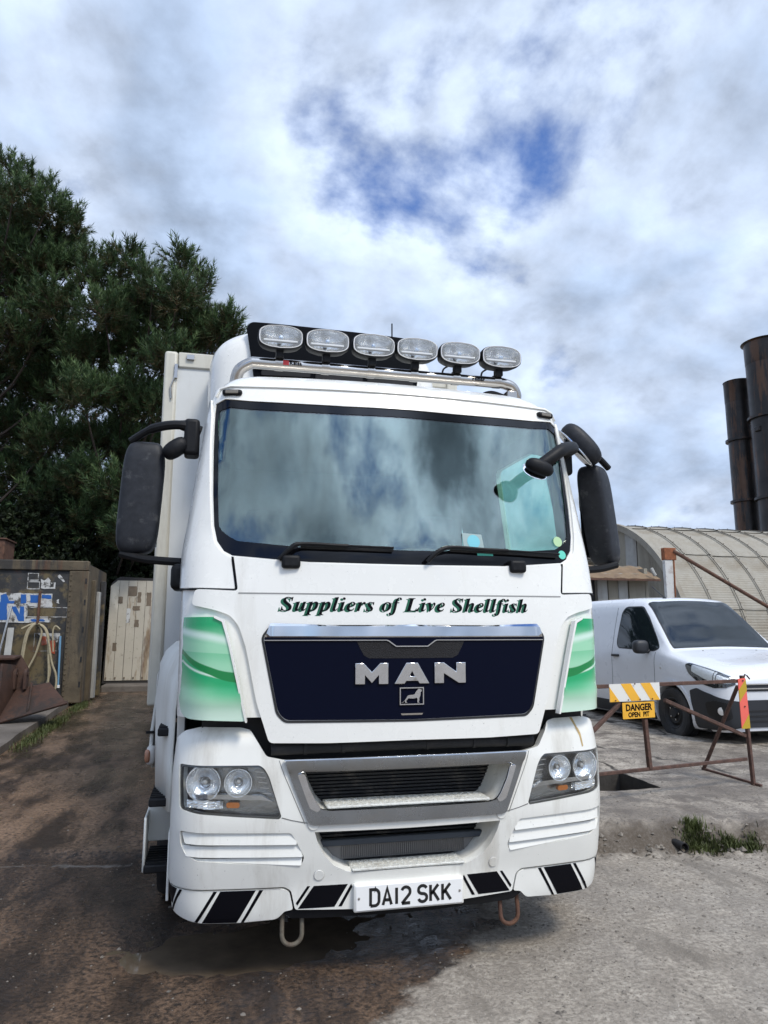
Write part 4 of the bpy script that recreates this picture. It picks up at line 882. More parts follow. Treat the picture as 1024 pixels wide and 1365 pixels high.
box('box_roof', (BX0 + .06, BY + .1, BZ1 - .08), (BX1 - .06, BL, BZ1 - .012), M['boxwhite'], lorry); box('box_floor', (BX0 + .06, BY + .08, BZ0 - .12), (BX1 - .06, BL, BZ0 + .02), M['dark'], lorry); box('box_rear', (BX0 + .06, BL - .06, BZ0), (BX1 - .06, BL, BZ1 - .08), M['boxwhite'], lorry)
mb = MB().box((BX0 + .085, BY - .02, BZ1 - .24), (BX0 + .11, BY + .01, BZ1 - .12)).tube([(BX0 + .09, BY - .012, BZ1 - .22), (BX0 + .06, BY - .014, BZ1 - .32), (BX0 + .07, BY - .012, BZ1 - .42)], .008, 6).box((BX0 + .18, BY - .02, BZ1 - .07), (BX0 + .24, BY + .01, BZ1 - .03)); mb.build('marker_and_lead', M['steel'], lorry)
fx0, fx1 = -1.06, .80
def fridge():
    fc = (fx0 + fx1) / 2; hw = (fx1 - fx0) / 2; V, F = ell((fc, 2.32, 3.50), (hw, .50, .48), 56, 40, 4.2)
    V = [(x, y if y < BY + .01 else BY + .01, z - .05 * ((x - fc) / hw) ** 2 * (1 if z > 3.5 else 0)) for x, y, z in V]
    u = mobj('refrigeration_unit', V, F, M['white'], lorry, 50)
    fs = lambda a, b: Vector((a, 1.80 + .05 * ((b - 3.4) / .5) ** 2 + .05 * ((a - fc) / .8) ** 4, b))
    patch('unit_grille', [rounded([(-.705, 3.40), (.56, 3.44), (.62, 3.86), (.50, 3.925), (-.745, 3.945), (-.78, 3.90)], [.03, .04, .06, .05, .03, .03])], fs, mat('unit_black', (.004, .005, .007), .6, spec=.03), u, .02, .05, .08, .01)
    for z0, z1 in ((3.415, 3.475), (3.55, 3.565)):
        patch('grille_louvre', [rounded([(-.69, z0), (.545, z0 + .035), (.55, z1 + .035), (-.70, z1)], .015)], fs, M['black_plastic'], u, .045, .03, .08, .008)
    for i in range(3):
        x = -.66 + i * .41; patch('grille_louvre', [rounded([(x, 3.49), (x + .37, 3.50), (x + .37, 3.54), (x, 3.53)], .012)], fs, M['black_plastic'], u, .040, .03, .08, .008)
    MB().tube([(.44, 2.1, 3.95), (.44, 2.1, 4.16)], .006, 6).build('aerial', M['black_plastic'], u)
    box('unit_strap', (.86, 2.38, 3.30), (1.03, 2.44, 3.62), M['boxcream'], u, .01)
    MB().lathe([(.055, 0), (.055, .03), (.045, .05), (.001, .06)], 18, Matrix.Translation((.92, 2.30, 3.45)) @ Matrix.Rotation(R_(90), 4, 'X')).build('unit_lamp', M['steel'], u)
fridge()
# --- light bar and spotlights
bar_path = smooth_path([(-.875, .66, 2.93), (-.872, .65, 3.02), (-.85, .63, 3.10), (-.78, .62, 3.147)], 6)[:-1] + [(-.78, .62, 3.147), (-.4, .62, 3.148), (0, .62, 3.148), (.4, .62, 3.148), (.80, .62, 3.147)] + smooth_path([(.80, .62, 3.147), (.865, .63, 3.135), (.90, .64, 3.10), (.905, .65, 3.06), (.86, .66, 3.035)], 5)[1:]
bar = MB().tube(bar_path, .035, 18).build('light_bar', M['steel'], lorry, 60)
MB().box((.83, .60, 2.95), (.90, .68, 3.10)).build('bar_foot', M['steel'], bar, 35, .01)
MB().box((-.895, .61, 2.93), (-.85, .70, 2.97)).build('bar_foot', M['steel'], bar, 35, .01)
MB().tube(smooth_path([(.66, .66, 2.98), (.67, .66, 3.06), (.74, .65, 3.09), (.83, .65, 3.07)], 5), .012, 8).build('bar_cable', M['rubber'], bar)
def label_text(body, size, loc, rot, mt, parent, name, ext=.0006, xs=1.0, offset=0.0):
    cu = bpy.data.curves.new(name, 'FONT'); cu.body = body; cu.size = size; cu.extrude = ext; cu.align_x = 'CENTER'; cu.align_y = 'CENTER'; cu.offset = offset; cu.resolution_u = 3
    t = bpy.data.objects.new(name, cu); COL.objects.link(t); bpy.context.view_layer.update()
    me = bpy.data.meshes.new_from_object(t.evaluated_get(bpy.context.evaluated_depsgraph_get())); bpy.data.objects.remove(t)
    me.materials.clear(); me.materials.append(mt)
    o = bpy.data.objects.new(name, me); link(o, parent); o.location = loc; o.rotation_euler = rot; o.scale = (xs, 1, 1); return o
M['redprint'] = mat('red_print', (.5, .02, .02), .4); M['printwhite'] = mat('white_print', (.75, .75, .75), .4)
box('bar_sticker', (-.60, .5825, 3.136), (-.565, .5845, 3.164), M['redprint'], bar)
label_text('Kelsa', .034, (-.525, .5832, 3.150), (R_(90), 0, 0), M['vinyl'], bar, 'bar_lettering', offset=.0008)
label_text('HiBar', .036, (.63, .5832, 3.148), (R_(90), 0, 0), M['vinyl'], bar, 'bar_lettering', offset=.0008)
def spot_outline(w, h, n=40):
    pts = []
    for k in range(n):
        t = 2 * math.pi * k / n; c, s = math.cos(t), math.sin(t)
        x = math.copysign(abs(c) ** .40, c) * w; z = math.copysign(abs(s) ** .40, s) * h
        pts.append((x * (1 - .06 * (z / h) ** 2), z * (1 - .24 * (x / w) ** 2)))
    return pts
def spotlight(x):
    e = MB(); ol = spot_outline(.130, .070); n = len(ol)
    rings = [(1.0, -.040), (1.03, -.034), (1.03, .0), (.95, .05), (.70, .10), (.35, .125), (.05, .13)]
    e.add([(a * k, y, b * k) for k, y in rings for a, b in ol], [(i * n + j, i * n + (j + 1) % n, (i + 1) * n + (j + 1) % n, (i + 1) * n + j) for i in range(len(rings) - 1) for j in range(n)])
    s = e.build('spotlight', M['black_plastic'], lorry, 50)
    r = MB(); rg = [(.985, -.040), (.975, -.046), (.945, -.046), (.925, -.038)]
    r.add([(a * k, y, b * k) for k, y in rg for a, b in ol], [(i * n + j, i * n + (j + 1) % n, (i + 1) * n + (j + 1) % n, (i + 1) * n + j) for i in range(3) for j in range(n)]); r.build('spot_rim', M['printwhite'], s, 50)
    q = MB(); rg = [(.93, -.036), (.86, .0), (.72, .035), (.45, .055), (.12, .06), (.01, .06)]
    q.add([(a * k, y, b * k) for k, y in rg for a, b in ol], [(i * n + j, i * n + (j + 1) % n, (i + 1) * n + (j + 1) % n, (i + 1) * n + j) for i in range(len(rg) - 1) for j in range(n)]); q.build('spot_reflector', M['reflector'], s, 40)
    MB().lathe([(.001, -.03), (.012, -.028), (.014, .05)], 12, Matrix.Rotation(R_(-90), 4, 'X')).build('spot_bulb', M['chrome'], s)
    box('spot_bar', (-.10, -.030, -.026), (.10, -.005, -.014), M['printwhite'], s, .003)
    V, F = cdt([[(a * .94, b * .94) for a, b in ol]], .03); mobj('spot_lens', [(p.x, -.040 - .012 * max(0, 1 - (p.x / .13) ** 2 - (p.y / .07) ** 2), p.y) for p in V], F, M['lens'], s, 50)
    MB().box((-.022, -.005, -.112), (.022, .055, -.066)).build('spot_bracket', M['black_plastic'], s, 35, .006)
    MB().tube([(-.024, .06, -.135), (.024, .06, -.135)], .041, 16).build('bar_clamp', M['steel'], s, 40)
    s.location = (x, .56, 3.285); s.rotation_euler = (R_(2), 0, 0)
    return s
for x in (-.621, -.343, -.061, .212, .489, .765): spotlight(x)
for x in (.40, .66): MB().tube(smooth_path([(x, .62, 3.17), (x + .02, .65, 3.22), (x + .06, .66, 3.25)], 4), .006, 6).build('spot_cable', M['rubber'], bar)

# ================================================================== parked van
M['vanwhite'] = mat('van_silver_white', (.70, .72, .75), .30, coat=.7, var=.015, rvar=.05)
M['vansilver'] = mat('van_lamp_silver', (.80, .80, .80), .2, metal=.35, bump=.5, bscale=30)
M['vanglass'] = mat('dark_van_glass', (.010, .015, .018), .03, coat=.25, spec=.5)
M['vanblack'] = mat('van_bumper_plastic', (.020, .022, .026), .5, bump=.06, bscale=150)
van = thing('van', 'silver white panel van parked behind the danger barrier', 'van', (5.93, 4.20, .185))
VST = [(0.00, [(.55, .20), (.60, .30), (.62, .50), (.62, .65), (.61, .74), (.56, .765), (.46, .785), (.3, .80), (0, .81)]),
       (0.06, [(.68, .18), (.75, .27), (.78, .50), (.78, .67), (.765, .79), (.70, .835), (.58, .86), (.35, .88), (0, .89)]),
       (0.20, [(.80, .17), (.86, .25), (.89, .50), (.89, .70), (.872, .86), (.80, .905), (.66, .93), (.4, .95), (0, .965)]),
       (0.55, [(.87, .17), (.92, .25), (.945, .50), (.945, .76), (.925, .945), (.86, .995), (.70, 1.02), (.42, 1.035), (0, 1.045)]),
       (0.90, [(.89, .18), (.93, .26), (.958, .50), (.955, .80), (.935, 1.01), (.87, 1.075), (.76, 1.10), (.44, 1.12), (0, 1.13)]),
       (1.04, [(.89, .18), (.93, .26), (.958, .50), (.955, .82), (.94, 1.03), (.87, 1.12), (.795, 1.15), (.45, 1.165), (0, 1.175)]),
       (1.40, [(.89, .18), (.93, .26), (.958, .50), (.958, .84), (.945, 1.05), (.835, 1.31), (.735, 1.48), (.43, 1.505), (0, 1.515)]),
       (1.76, [(.89, .18), (.93, .26), (.96, .50), (.96, .84), (.948, 1.07), (.83, 1.48), (.675, 1.775), (.43, 1.815), (0, 1.83)]),
       (2.00, [(.89, .18), (.93, .26), (.96, .50), (.96, .84), (.95, 1.08), (.84, 1.52), (.72, 1.80), (.50, 1.87), (0, 1.885)]),
       (2.50, [(.89, .18), (.93, .26), (.96, .50), (.96, .84), (.95, 1.08), (.86, 1.52), (.77, 1.81), (.55, 1.885), (0, 1.905)]),
       (3.60, [(.89, .18), (.93, .26), (.96, .50), (.96, .84), (.95, 1.08), (.86, 1.52), (.77, 1.81), (.55, 1.89), (0, 1.91)]),
       (4.85, [(.89, .22), (.93, .30), (.95, .50), (.95, .84), (.94, 1.08), (.85, 1.50), (.76, 1.79), (.55, 1.86), (0, 1.88)])]
def catmull(a, b, c, d, t): return .5 * (2 * b + (c - a) * t + (2 * a - 5 * b + 4 * c - d) * t * t + (3 * b - a - 3 * c + d) * t ** 3)
def van_p(u, v):
    """u station index 0..11, v profile index 0..8; left (camera) side"""
    n = len(VST); u = min(max(u, 0), n - 1.0001); i = int(u); t = u - i
    v = min(max(v, 0), 7.9999); j = int(v); w = v - j
    def prof(st):
        q = VST[st][1]; g = lambda k: (q[k] if 0 <= k <= 8 else ((2 * q[0][0] - q[1][0], 2 * q[0][1] - q[1][1]) if k < 0 else (-q[7][0], q[7][1])))
        return [catmull(g(j - 1)[c], g(j)[c], g(j + 1)[c], g(j + 2)[c], w) for c in (0, 1)]
    ks = [max(0, i - 1), i, min(n - 1, i + 1), min(n - 1, i + 2)]
    P = [prof(k) for k in ks]; ys = [VST[k][0] for k in ks]
    s = t  # monotone blend between stations, tangents from neighbours
    def h(vals):
        d = ys[2] - ys[1]
        m1 = (vals[2] - vals[0]) / (ys[2] - ys[0]) * d if ks[0] != ks[1] else (vals[2] - vals[1]); m2 = (vals[3] - vals[1]) / (ys[3] - ys[1]) * d if ks[3] != ks[2] else (vals[2] - vals[1])
        return (2 * t ** 3 - 3 * t * t + 1) * vals[1] + (t ** 3 - 2 * t * t + t) * m1 + (-2 * t ** 3 + 3 * t * t) * vals[2] + (t ** 3 - t * t) * m2
    x = h([p[0] for p in P]); z = h([p[1] for p in P])
    return Vector((-x, ys[1] + (ys[2] - ys[1]) * t, z))
def van_u(y):
    for i in range(len(VST) - 1):
        a, b = VST[i][0], VST[i + 1][0]
        if y <= b: return i + (y - a) / (b - a)
    return len(VST) - 1.0
def van_yz(y, z):
    """side point of the van at length y and height z (below the roof rail)"""
    u = van_u(y); lo, hi = 0.0, 6.6
    for _ in range(26):
        m_ = (lo + hi) / 2
        if van_p(u, m_).z < z: lo = m_
        else: hi = m_
    return van_p(u, (lo + hi) / 2)
def build_van():
    us = []
    for i in range(len(VST) - 1): us += [i + k / 4 for k in range(4)]
    us.append(len(VST) - 1.0); vs = [k / 3 for k in range(25)]
    nu, nv = len(us), len(vs); V = []; F = []
    for u in us:
        row = [van_p(u, v) for v in vs]; V += row + [Vector((-p.x, p.y, p.z)) for p in reversed(row[:-1])]
    m_ = 2 * nv - 1
    for i in range(nu - 1):
        for j in range(m_ - 1): F.append((i * m_ + j, i * m_ + j + 1, (i + 1) * m_ + j + 1, (i + 1) * m_ + j))
        F.append((i * m_ + m_ - 1, i * m_, (i + 1) * m_, (i + 1) * m_ + m_ - 1))
    for base in (0, (nu - 1) * m_):
        for j in range(nv - 1): F.append((base + j, base + j + 1, base + m_ - 2 - j, base + m_ - 1 - j))
    b = mobj('van_body', V, F, M['vanwhite'], van, 40)
    cut = MB()
    for y in (.92, 4.18): cut.lathe([(.375, -1.2), (.375, 1.2)], 40, Matrix.Translation((0, y, .33)) @ Matrix.Rotation(R_(90), 4, 'Y'), cap=True)
    c = cut.build('cut', None, van, 0); md = b.modifiers.new('arch', 'BOOLEAN'); md.object = c; md.operation = 'DIFFERENCE'; md.solver = 'EXACT'
    bpy.context.view_layer.update(); me = bpy.data.meshes.new_from_object(b.evaluated_get(bpy.context.evaluated_depsgraph_get())); b.modifiers.clear(); b.data = me; bpy.data.objects.remove(c)
    me.materials.clear(); me.materials.append(M['vanwhite']); me.polygons.foreach_set('use_smooth', [True] * len(me.polygons)); me.set_sharp_from_angle(angle=R_(40))
    box('underbody', (-.86, .3, .16), (.86, 4.7, .40), M['dark'], van)
    sv = lambda y, z: van_yz(y, z)
    def side(name, loop, mt, off, th=.004, res=.06, rad=.04): return patch(name, [rounded(loop[::-1], rad)], sv, mt, van, off, th, res, flip=True)
    side('side_window', [(1.22, 1.16), (1.30, 1.125), (2.16, 1.15), (2.22, 1.22), (2.20, 1.66), (2.14, 1.735), (1.80, 1.73), (1.60, 1.56)], M['vanglass'], .004, .006, .05, [.04, .05, .08, .05, .06, .06, .05, .05])
    side('window_seal', [(1.20, 1.15), (1.29, 1.11), (2.18, 1.135), (2.24, 1.21), (2.22, 1.67), (2.15, 1.752), (1.79, 1.748), (1.59, 1.58)], M['vanblack'], .002, .006, .05, [.04, .05, .08, .05, .06, .06, .05, .05])
    line = mat('van_shut_line', (.16, .17, .18), .6)
    for a, b2 in (((1.26, .50), (1.26, 1.10)), ((2.34, .42), (2.34, 1.74)), ((1.26, .42), (2.34, .42)), ((3.2, .42), (3.2, 1.74))):
        (y0, z0), (y1, z1) = a, b2
        l = [(y0 - .004, z0), (y0 + .004, z0), (y1 + .004, z1), (y1 - .004, z1)] if y0 == y1 else [(y0, z0 - .004), (y1, z1 - .004), (y1, z1 + .004), (y0, z0 + .004)]
        patch('shut_line', [l[::-1]], sv, line, van, .0022, .002, .08, smooth=0, flip=True)
    side('sill_trim', [(1.32, .20), (3.75, .20), (3.75, .36), (1.32, .36)], M['vanblack'], .012, .02, .1, .03)
    side('wheel_arch_lip', [(.92 + .43 * math.cos(t), .33 + .43 * math.sin(t)) for t in np.linspace(-.1, math.pi + .1, 18)] + [(.92 + .385 * math.cos(t), .33 + .385 * math.sin(t)) for t in np.linspace(math.pi + .1, -.1, 18)], M['vanwhite'], .012, .012, .06, 0)
    h = MB().box((-.02, -.09, -.018), (.02, .09, .018)).build('door_handle', M['vanblack'], van, 35, .012, 3); h.location = van_yz(2.22, 1.03) + Vector((-.018, 0, 0))
    V, F = ell((0, 0, 0), (.11, .075, .095), 20, 14, 3.2); mr = mobj('door_mirror', V, F, M['vanblack'], van, 50); mr.location = van_yz(1.44, 1.13) + Vector((-.13, -.02, .04)); 
    MB().tube([van_yz(1.42, 1.11) + Vector((.02, 0, 0)), van_yz(1.42, 1.11) + Vector((-.1, -.01, .0))], .03, 8).build('mirror_foot', M['vanblack'], van)
    r = MB().lathe([(.018, 0), (.015, .008), (.001, .01)], 12, Matrix.Rotation(R_(-90), 4, 'Y')).build('side_repeater', M['lampgrey'], van); r.location = van_yz(1.12, .90)
    # windscreen and bonnet detail follow the surface in station coordinates
    def both(u, v):
        if v <= 8: return van_p(u, v)
        p = van_p(u, 16 - v); return Vector((-p.x, p.y, p.z))
    def centre(u, s):  # s -1..1 across
        return both(u, 8 - s * 2.02) if False else both(u, 8 + s * 1.92)
    ws = rounded([(-1, 5.02), (1, 5.02), (1, 6.98), (-1, 6.98)], .08)
    sc = lambda s, u: centre(u, s)
    patch('windscreen', [[(s * .985, u) for s, u in ws]], sc, M['vanglass'], van, .004, .006, .12)
    patch('windscreen_seal', [[(s * 1.03, 6 + (u - 6) * 1.03) for s, u in ws]], sc, M['vanblack'], van, .002, .004, .12)
    MB().tube([(-.1, 1.10, 1.19), (-.62, 1.12, 1.20)], .012, 6).tube([(.35, 1.10, 1.20), (-.05, 1.12, 1.215)], .012, 6).build('wipers', M['vanblack'], van)
    for x in (-.42, .42): 
        p = MB().lathe([(.018, 0), (.012, .014), (.001, .016)], 10).build('washer_jet', M['vanblack'], van); p.location = (x, .93, 1.115)
    MB().tube([(-.28, 1.90, 1.86), (-.28, 1.93, 1.885)], .025, 8).tube([(-.28, 1.92, 1.885), (-.36, 2.10, 2.06)], .006, 6).build('aerial', M['vanblack'], van)
    # bonnet shut line
    def vy(y, v): return both(van_u(y), v)
    # headlight on the corner
    def hs(a, b): return van_p(a, b)
    lamp = [(.35, 3.75), (1.0, 3.25), (1.7, 3.02), (2.5, 3.10), (3.0, 3.45), (3.20, 4.0), (3.0, 4.55), (2.1, 4.85), (1.2, 4.95), (.55, 4.9)]
    for flip in (False, True):
        fs = (lambda a, b: van_p(a, b)) if not flip else (lambda a, b: (lambda p: Vector((-p.x, p.y, p.z)))(van_p(a, b)))
        lp = rounded(lamp[::-1] if not flip else lamp, .15)
        hl = patch('headlight', [lp], fs, mat('van_lamp_black', (.02, .02, .022), .2, coat=.5), van, .006, .01, .12, flip=not flip)
        for q in ([(1.85, 3.35), (2.85, 3.65), (2.85, 4.35), (1.85, 4.55)], [(.60, 3.85), (1.6, 3.35), (1.6, 4.25), (.75, 4.45)], [(1.65, 3.3), (1.78, 3.3), (1.78, 4.6), (1.65, 4.6)]):
            patch('lamp_reflector', [rounded(q[::-1] if not flip else q, .12)], fs, M['vansilver'], hl, .009, .004, .12, flip=not flip)
        patch('lamp_cover', [lp], fs, M['lens'], hl, .013, .003, .12, flip=not flip)
        # black lower bumper corner
        lp2 = [(0.0, .6), (1.6, .5), (2.78, .5), (2.86, 1.4), (2.95, 2.55), (2.6, 2.75), (1.9, 2.55), (1.0, 2.35), (0, 2.25)]
        patch('bumper_corner', [rounded(lp2[::-1] if not flip else lp2, .06)], fs, M['vanblack'], van, .008, .012, .12, flip=not flip)
        fg = [(.7, 1.35), (1.5, 1.2), (2.2, 1.5), (2.25, 2.1), (1.7, 2.25), (.8, 2.1)]
        fgo = patch('fog_recess', [rounded(fg[::-1] if not flip else fg, .15)], fs, mat('fog_recess_black', (.006, .006, .007), .4), van, .011, .004, .12, flip=not flip)
        pf = fs(1.35, 1.7); k = MB().lathe([(.05, 0), (.048, .012), (.001, .016)], 18, Matrix.Translation(pf) @ Vector((-.5 if not flip else .5, -1, 0)).to_track_quat('Z', 'Y').to_matrix().to_4x4()).build('fog_lamp', M['lampgrey'], fgo)
    # flat nose
    fp = flat((0, -.004, 0), (1, 0, 0), (0, 0, 1))
    patch('front_bumper', [rounded([(-.62, .24), (.62, .24), (.64, .56), (-.64, .56)], .03)], fp, M['vanblack'], van, .008, .012, .1)
    for z in (.30, .36, .42): patch('bumper_slat', [[(-.58, z), (.58, z), (.58, z + .022), (-.58, z + .022)]], fp, mat('slat_dark', (.008, .008, .009), .6), van, .014, .006, .2)
    patch('grille_slot', [rounded([(-.60, .665), (.60, .665), (.60, .745), (-.60, .745)], .02)], fp, M['vanblack'], van, .006, .006, .1)
    for z in (.742, .690): patch('chrome_bar', [[(-.61, z), (.61, z), (.61, z + .014), (-.61, z + .014)]], fp, M['chrome'], van, .022, .02, .2)
    patch('number_plate', [[(-.26, .44), (.26, .44), (.26, .55), (-.26, .55)]], fp, M['plate'], van, .024, .008, .2)
    for sx in (-1, 1):
        for y in (.92, 4.18):
            w = wheel('wheel', .325, .215, van, M['rubber'], M['dark'], .205, 5, .03); w.location = (sx * .845, y, .325); w.rotation_euler = (0, 0, 0 if sx > 0 else math.pi)
build_van()

# ================================================================== barrier round the pit
M['rustbar'] = mat('rusty_angle_iron', (.10, .052, .038), .8, var=.4, vscale=20, dirt=(.05, .03, .022), dirt_amt=.5, dscale=12, bump=.3, bscale=90)
M['yellow'] = mat('yellow_sign', (.80, .42, .035), .45, var=.06, dirt=(.35, .22, .08), dirt_amt=.1); M['signwhite'] = mat('sign_white', (.72, .71, .66), .45, dirt=(.4, .36, .3), dirt_amt=.12, dscale=8)
M['redpink'] = mat('faded_red', (.80, .14, .10), .5, var=.05); M['olive'] = mat('olive_yellow', (.48, .32, .02), .5)
bar_o = Vector((2.36, 2.17, 0)); bdir = Vector((1.56, .31, 0)); blen = bdir.length; brz = math.atan2(bdir.y, bdir.x)
barrier = thing('barrier', 'rusty folding barrier with striped boards and a yellow danger sign', 'barrier', (2.36, 2.17, ground_z(2.9, 2.3)), brz)
gz = .0
def pipe(name, p, q, r=.016): return MB().bar(p, q, r * 2, r * 2).build(name, M['rustbar'], barrier, 35, .004)
XR = blen; top = .94; bot = .235
pipe('top_rail', (-.75, 0, top), (XR, 0, top)); pipe('bottom_rail', (-.75, 0, bot), (XR - .01, 0, bot), .014)
pipe('upright', (XR + .01, 0, top + .05), (XR + .03, -.02, 0)); pipe('upright', (-.75, 0, top + .05), (-.75, 0, 0))
pipe('middle_post', (.40, 0, bot), (.37, 0, .70), .018)
pipe('brace', (.62, .004, .80), (XR, .004, .44), .016); pipe('brace', (.12, .004, .80), (-.60, .004, .30), .016)
pipe('foot', (XR + .035, -.10, .012), (XR + .14, .66, .030), .012); pipe('back_leg', (XR + .138, .64, .03), (XR + .02, .06, top - .05), .014)
fl_ = flat((0, -.022, 0), (1, 0, 0), (0, 0, 1))
bd = patch('striped_board', [[(-.02, .81), (.545, .81), (.545, .958), (-.02, .958)]], fl_, M['signwhite'], barrier, 0, .006, .3)
for x in (-.02, .205, .43 - .0):
    l = [(x - .10, .81), (x + .015, .81), (x - .085, .958), (x - .20, .958)]
for x0 in (-.02, .19, .395):
    q = {-.02: [(-.02, .81), (.085, .81), (-.02, .935)], .19: [(.215, .81), (.325, .81), (.215, .958), (.105, .958)], .395: [(.435, .81), (.54, .81), (.435, .958), (.325, .958)]}[x0]
    patch('board_stripe', [q], fl_, M['yellow'], bd, .0015, .001, .3)
sg_ = patch('danger_sign', [rounded([(.105, .665), (.465, .665), (.465, .80), (.105, .80)], .008)], flat((0, -.030, 0), (1, 0, 0), (0, 0, 1)), M['yellow'], barrier, 0, .005, .3)
patch('sign_edge', [rounded([(.100, .660), (.470, .660), (.470, .805), (.100, .805)], .01)], flat((0, -.028, 0), (1, 0, 0), (0, 0, 1)), M['vinyl'], sg_, 0, .003, .3)
label_text('DANGER', .076, (.285, -.0312, .755), (R_(90), 0, 0), M['vinyl'], sg_, 'sign_lettering', .0006, .95, .0026)
label_text('OPEN', .056, (.232, -.0312, .696), (R_(90), 0, 0), M['vinyl'], sg_, 'sign_lettering', .0006, .92, .0018); label_text('PIT', .056, (.365, -.0312, .696), (R_(90), 0, 0), M['vinyl'], sg_, 'sign_lettering', .0006, .92, .0018)
mk = patch('marker_board', [[(XR - .075, .51), (XR + .035, .51), (XR + .022, .968), (XR - .078, .962)]], flat((0, -.030, 0), (1, 0, 0), (0, 0, 1)), M['redpink'], barrier, 0, .005, .3)
for l in ([(XR - .077, .752), (XR - .078, .86), (XR + .024, .958), (XR + .028, .855)], [(XR - .075, .51), (XR + .035, .51), (XR + .032, .640), (XR - .03, .512)][:3] + [(XR - .075, .52)]):
    patch('board_stripe', [l[::-1]], flat((0, -.0305, 0), (1, 0, 0), (0, 0, 1)), M['olive'], mk, .0012, .001, .3)
for x, z in ((XR - .02, .945), (XR - .02, .71), (.03, .822), (.17, .822), (.30, .822), (.44, .822), (.25, .955)): MB().lathe([(.008, 0), (.006, .005), (.001, .006)], 8, Matrix.Translation((x, -.0355, z)) @ Matrix.Rotation(R_(90), 4, 'X')).build('bolt', M['rustbar'], barrier)
MB().tube([(XR + .02, -.01, .955), (XR + .03, -.02, 1.0), (XR + .06, -.02, .985), (XR + .09, -.02, .955)], .007, 6).build('wire_tie', M['rustbar'], barrier)
dp = thing('drain_pipe', 'short black drain pipe end sticking out of the slab edge', 'pipe', (2.42, 1.38, .035))
MB().lathe([(.034, -.16), (.034, .03), (.029, .03), (.029, -.1)], 18, Matrix.Rotation(R_(90), 4, 'X')).build('pipe_end', M['dark'], dp)

# ================================================================== curved sheet-metal shed
M['shedroof'] = mat('dusty_ribbed_sheet', (.285, .265, .22), .75, var=.14, vscale=1.5, dirt=(.20, .165, .115), dirt_amt=.45, dscale=1.3, bump=.05)
M['shedwall'] = mat('shed_wall_sheet', (.27, .25, .20), .8, var=.12, vscale=2, dirt=(.13, .11, .08), dirt_amt=.4, dscale=1.2, streak=True)
M['shedgrey'] = mat('shed_pale_sheet', (.34, .34, .32), .7, var=.1, dirt=(.18, .16, .13), dirt_amt=.4, streak=True)
shed = thing('curved_shed', 'long beige shed with a rounded roof of ribbed metal sheets', 'shed', (11.34, 17.87, .37), .021)
HR, BAND, DPH = 4.60, .88, R_(25)
def panel_mesh():
    nr = 26; k = 4; V = []; F = []; n = nr * k + 1
    prof = [(0, .055), (.045, .055), (.06, .012), (.44, 0), (.83, .006), (.845, .036), (.905, .036)]
    for i in range(n):
        t = i / (n - 1); ph = -DPH * .03 + DPH * 1.05 * t; rib = .008 * math.sin(2 * math.pi * i / k + .4); lift = .030 * (1 - t)
        for (u, h) in prof:
            r = HR + h + (rib if .05 < u < .84 else 0) - lift
            V.append((u, -r * math.sin(ph), r * math.cos(ph)))
    m_ = len(prof)
    for i in range(n - 1):
        for j in range(m_ - 1): F.append((i * m_ + j, i * m_ + j + 1, (i + 1) * m_ + j + 1, (i + 1) * m_ + j))
    me = bpy.data.meshes.new('roof_sheet'); me.from_pydata(V, [], F); finish(me, M['shedroof'], 50); return me
pm = panel_mesh(); rng = random.Random(8)
for b in range(15):
    for k in range(-3, 4):
        o = bpy.data.objects.new('roof_sheet', pm); link(o, shed); o.location = (b * BAND, 0, 0); o.rotation_euler = (k * DPH + (DPH * .5 if b % 2 else 0) * .0 + R_(-8) + rng.uniform(-.006, .006), 0, rng.uniform(-.002, .002))
mb = MB()
for b in range(15):
    for i in range(34):
        ph = R_(-70 + i * 5); r = HR + .058; c = Vector((b * BAND + .022, -r * math.sin(ph), r * math.cos(ph))); s = .020
        if c.z < 0: continue
        mb.add([c + Vector(d) * s for d in ((1, 0, 0), (0, 1, 0), (-1, 0, 0), (0, -1, 0), (0, -.6 * math.sin(ph), .8 * math.cos(ph)), (0, .6 * math.sin(ph), -.8))], [(0, 1, 4), (1, 2, 4), (2, 3, 4), (3, 0, 4), (1, 0, 5), (2, 1, 5), (3, 2, 5), (0, 3, 5)])
tag(mb.build('roof_bolts', M['rustdark'], shed, 0), kind='stuff')
# end wall of upright sheets, arch trim and louvred vent
for i in range(15):
    y0 = -4.5 + i * .60; y1 = y0 + .585; ht = lambda y: math.sqrt(max(.05, HR ** 2 - y * y)) - .03
    nseg = 6; pts = [(y0 + (y1 - y0) * k / nseg) for k in range(nseg + 1)]; x = .03 + (.012 if i % 2 else 0)
    v = [(x - (.02 if k in (1, 2, 4, 5) else 0), y, -.4) for k, y in enumerate(pts)] + [(x - (.02 if k in (1, 2, 4, 5) else 0), y, ht(y)) for k, y in enumerate(pts)]; m_ = nseg + 1
    mobj('wall_sheet', v, [(k, k + 1, m_ + k + 1, m_ + k) for k in range(nseg)], M['shedgrey'] if i % 3 == 1 else M['shedwall'], shed, 30)
v = []; f = []
for i in range(61):
    a = math.pi * i / 60
    for (x, r) in ((-.10, HR + .09), (-.10, HR - .10), (.06, HR - .10), (.06, HR + .09)): v.append((x, r * math.cos(a), r * math.sin(a)))
for i in range(60):
    for j in range(4): f.append((i * 4 + j, i * 4 + (j + 1) % 4, (i + 1) * 4 + (j + 1) % 4, (i + 1) * 4 + j))
mobj('arch_trim', v, f, M['shedroof'], shed, 40)
vb = box('roof_vent', (-.14, .22, 3.45), (.02, 1.05, 4.42), M['shedwall'], shed, .01)
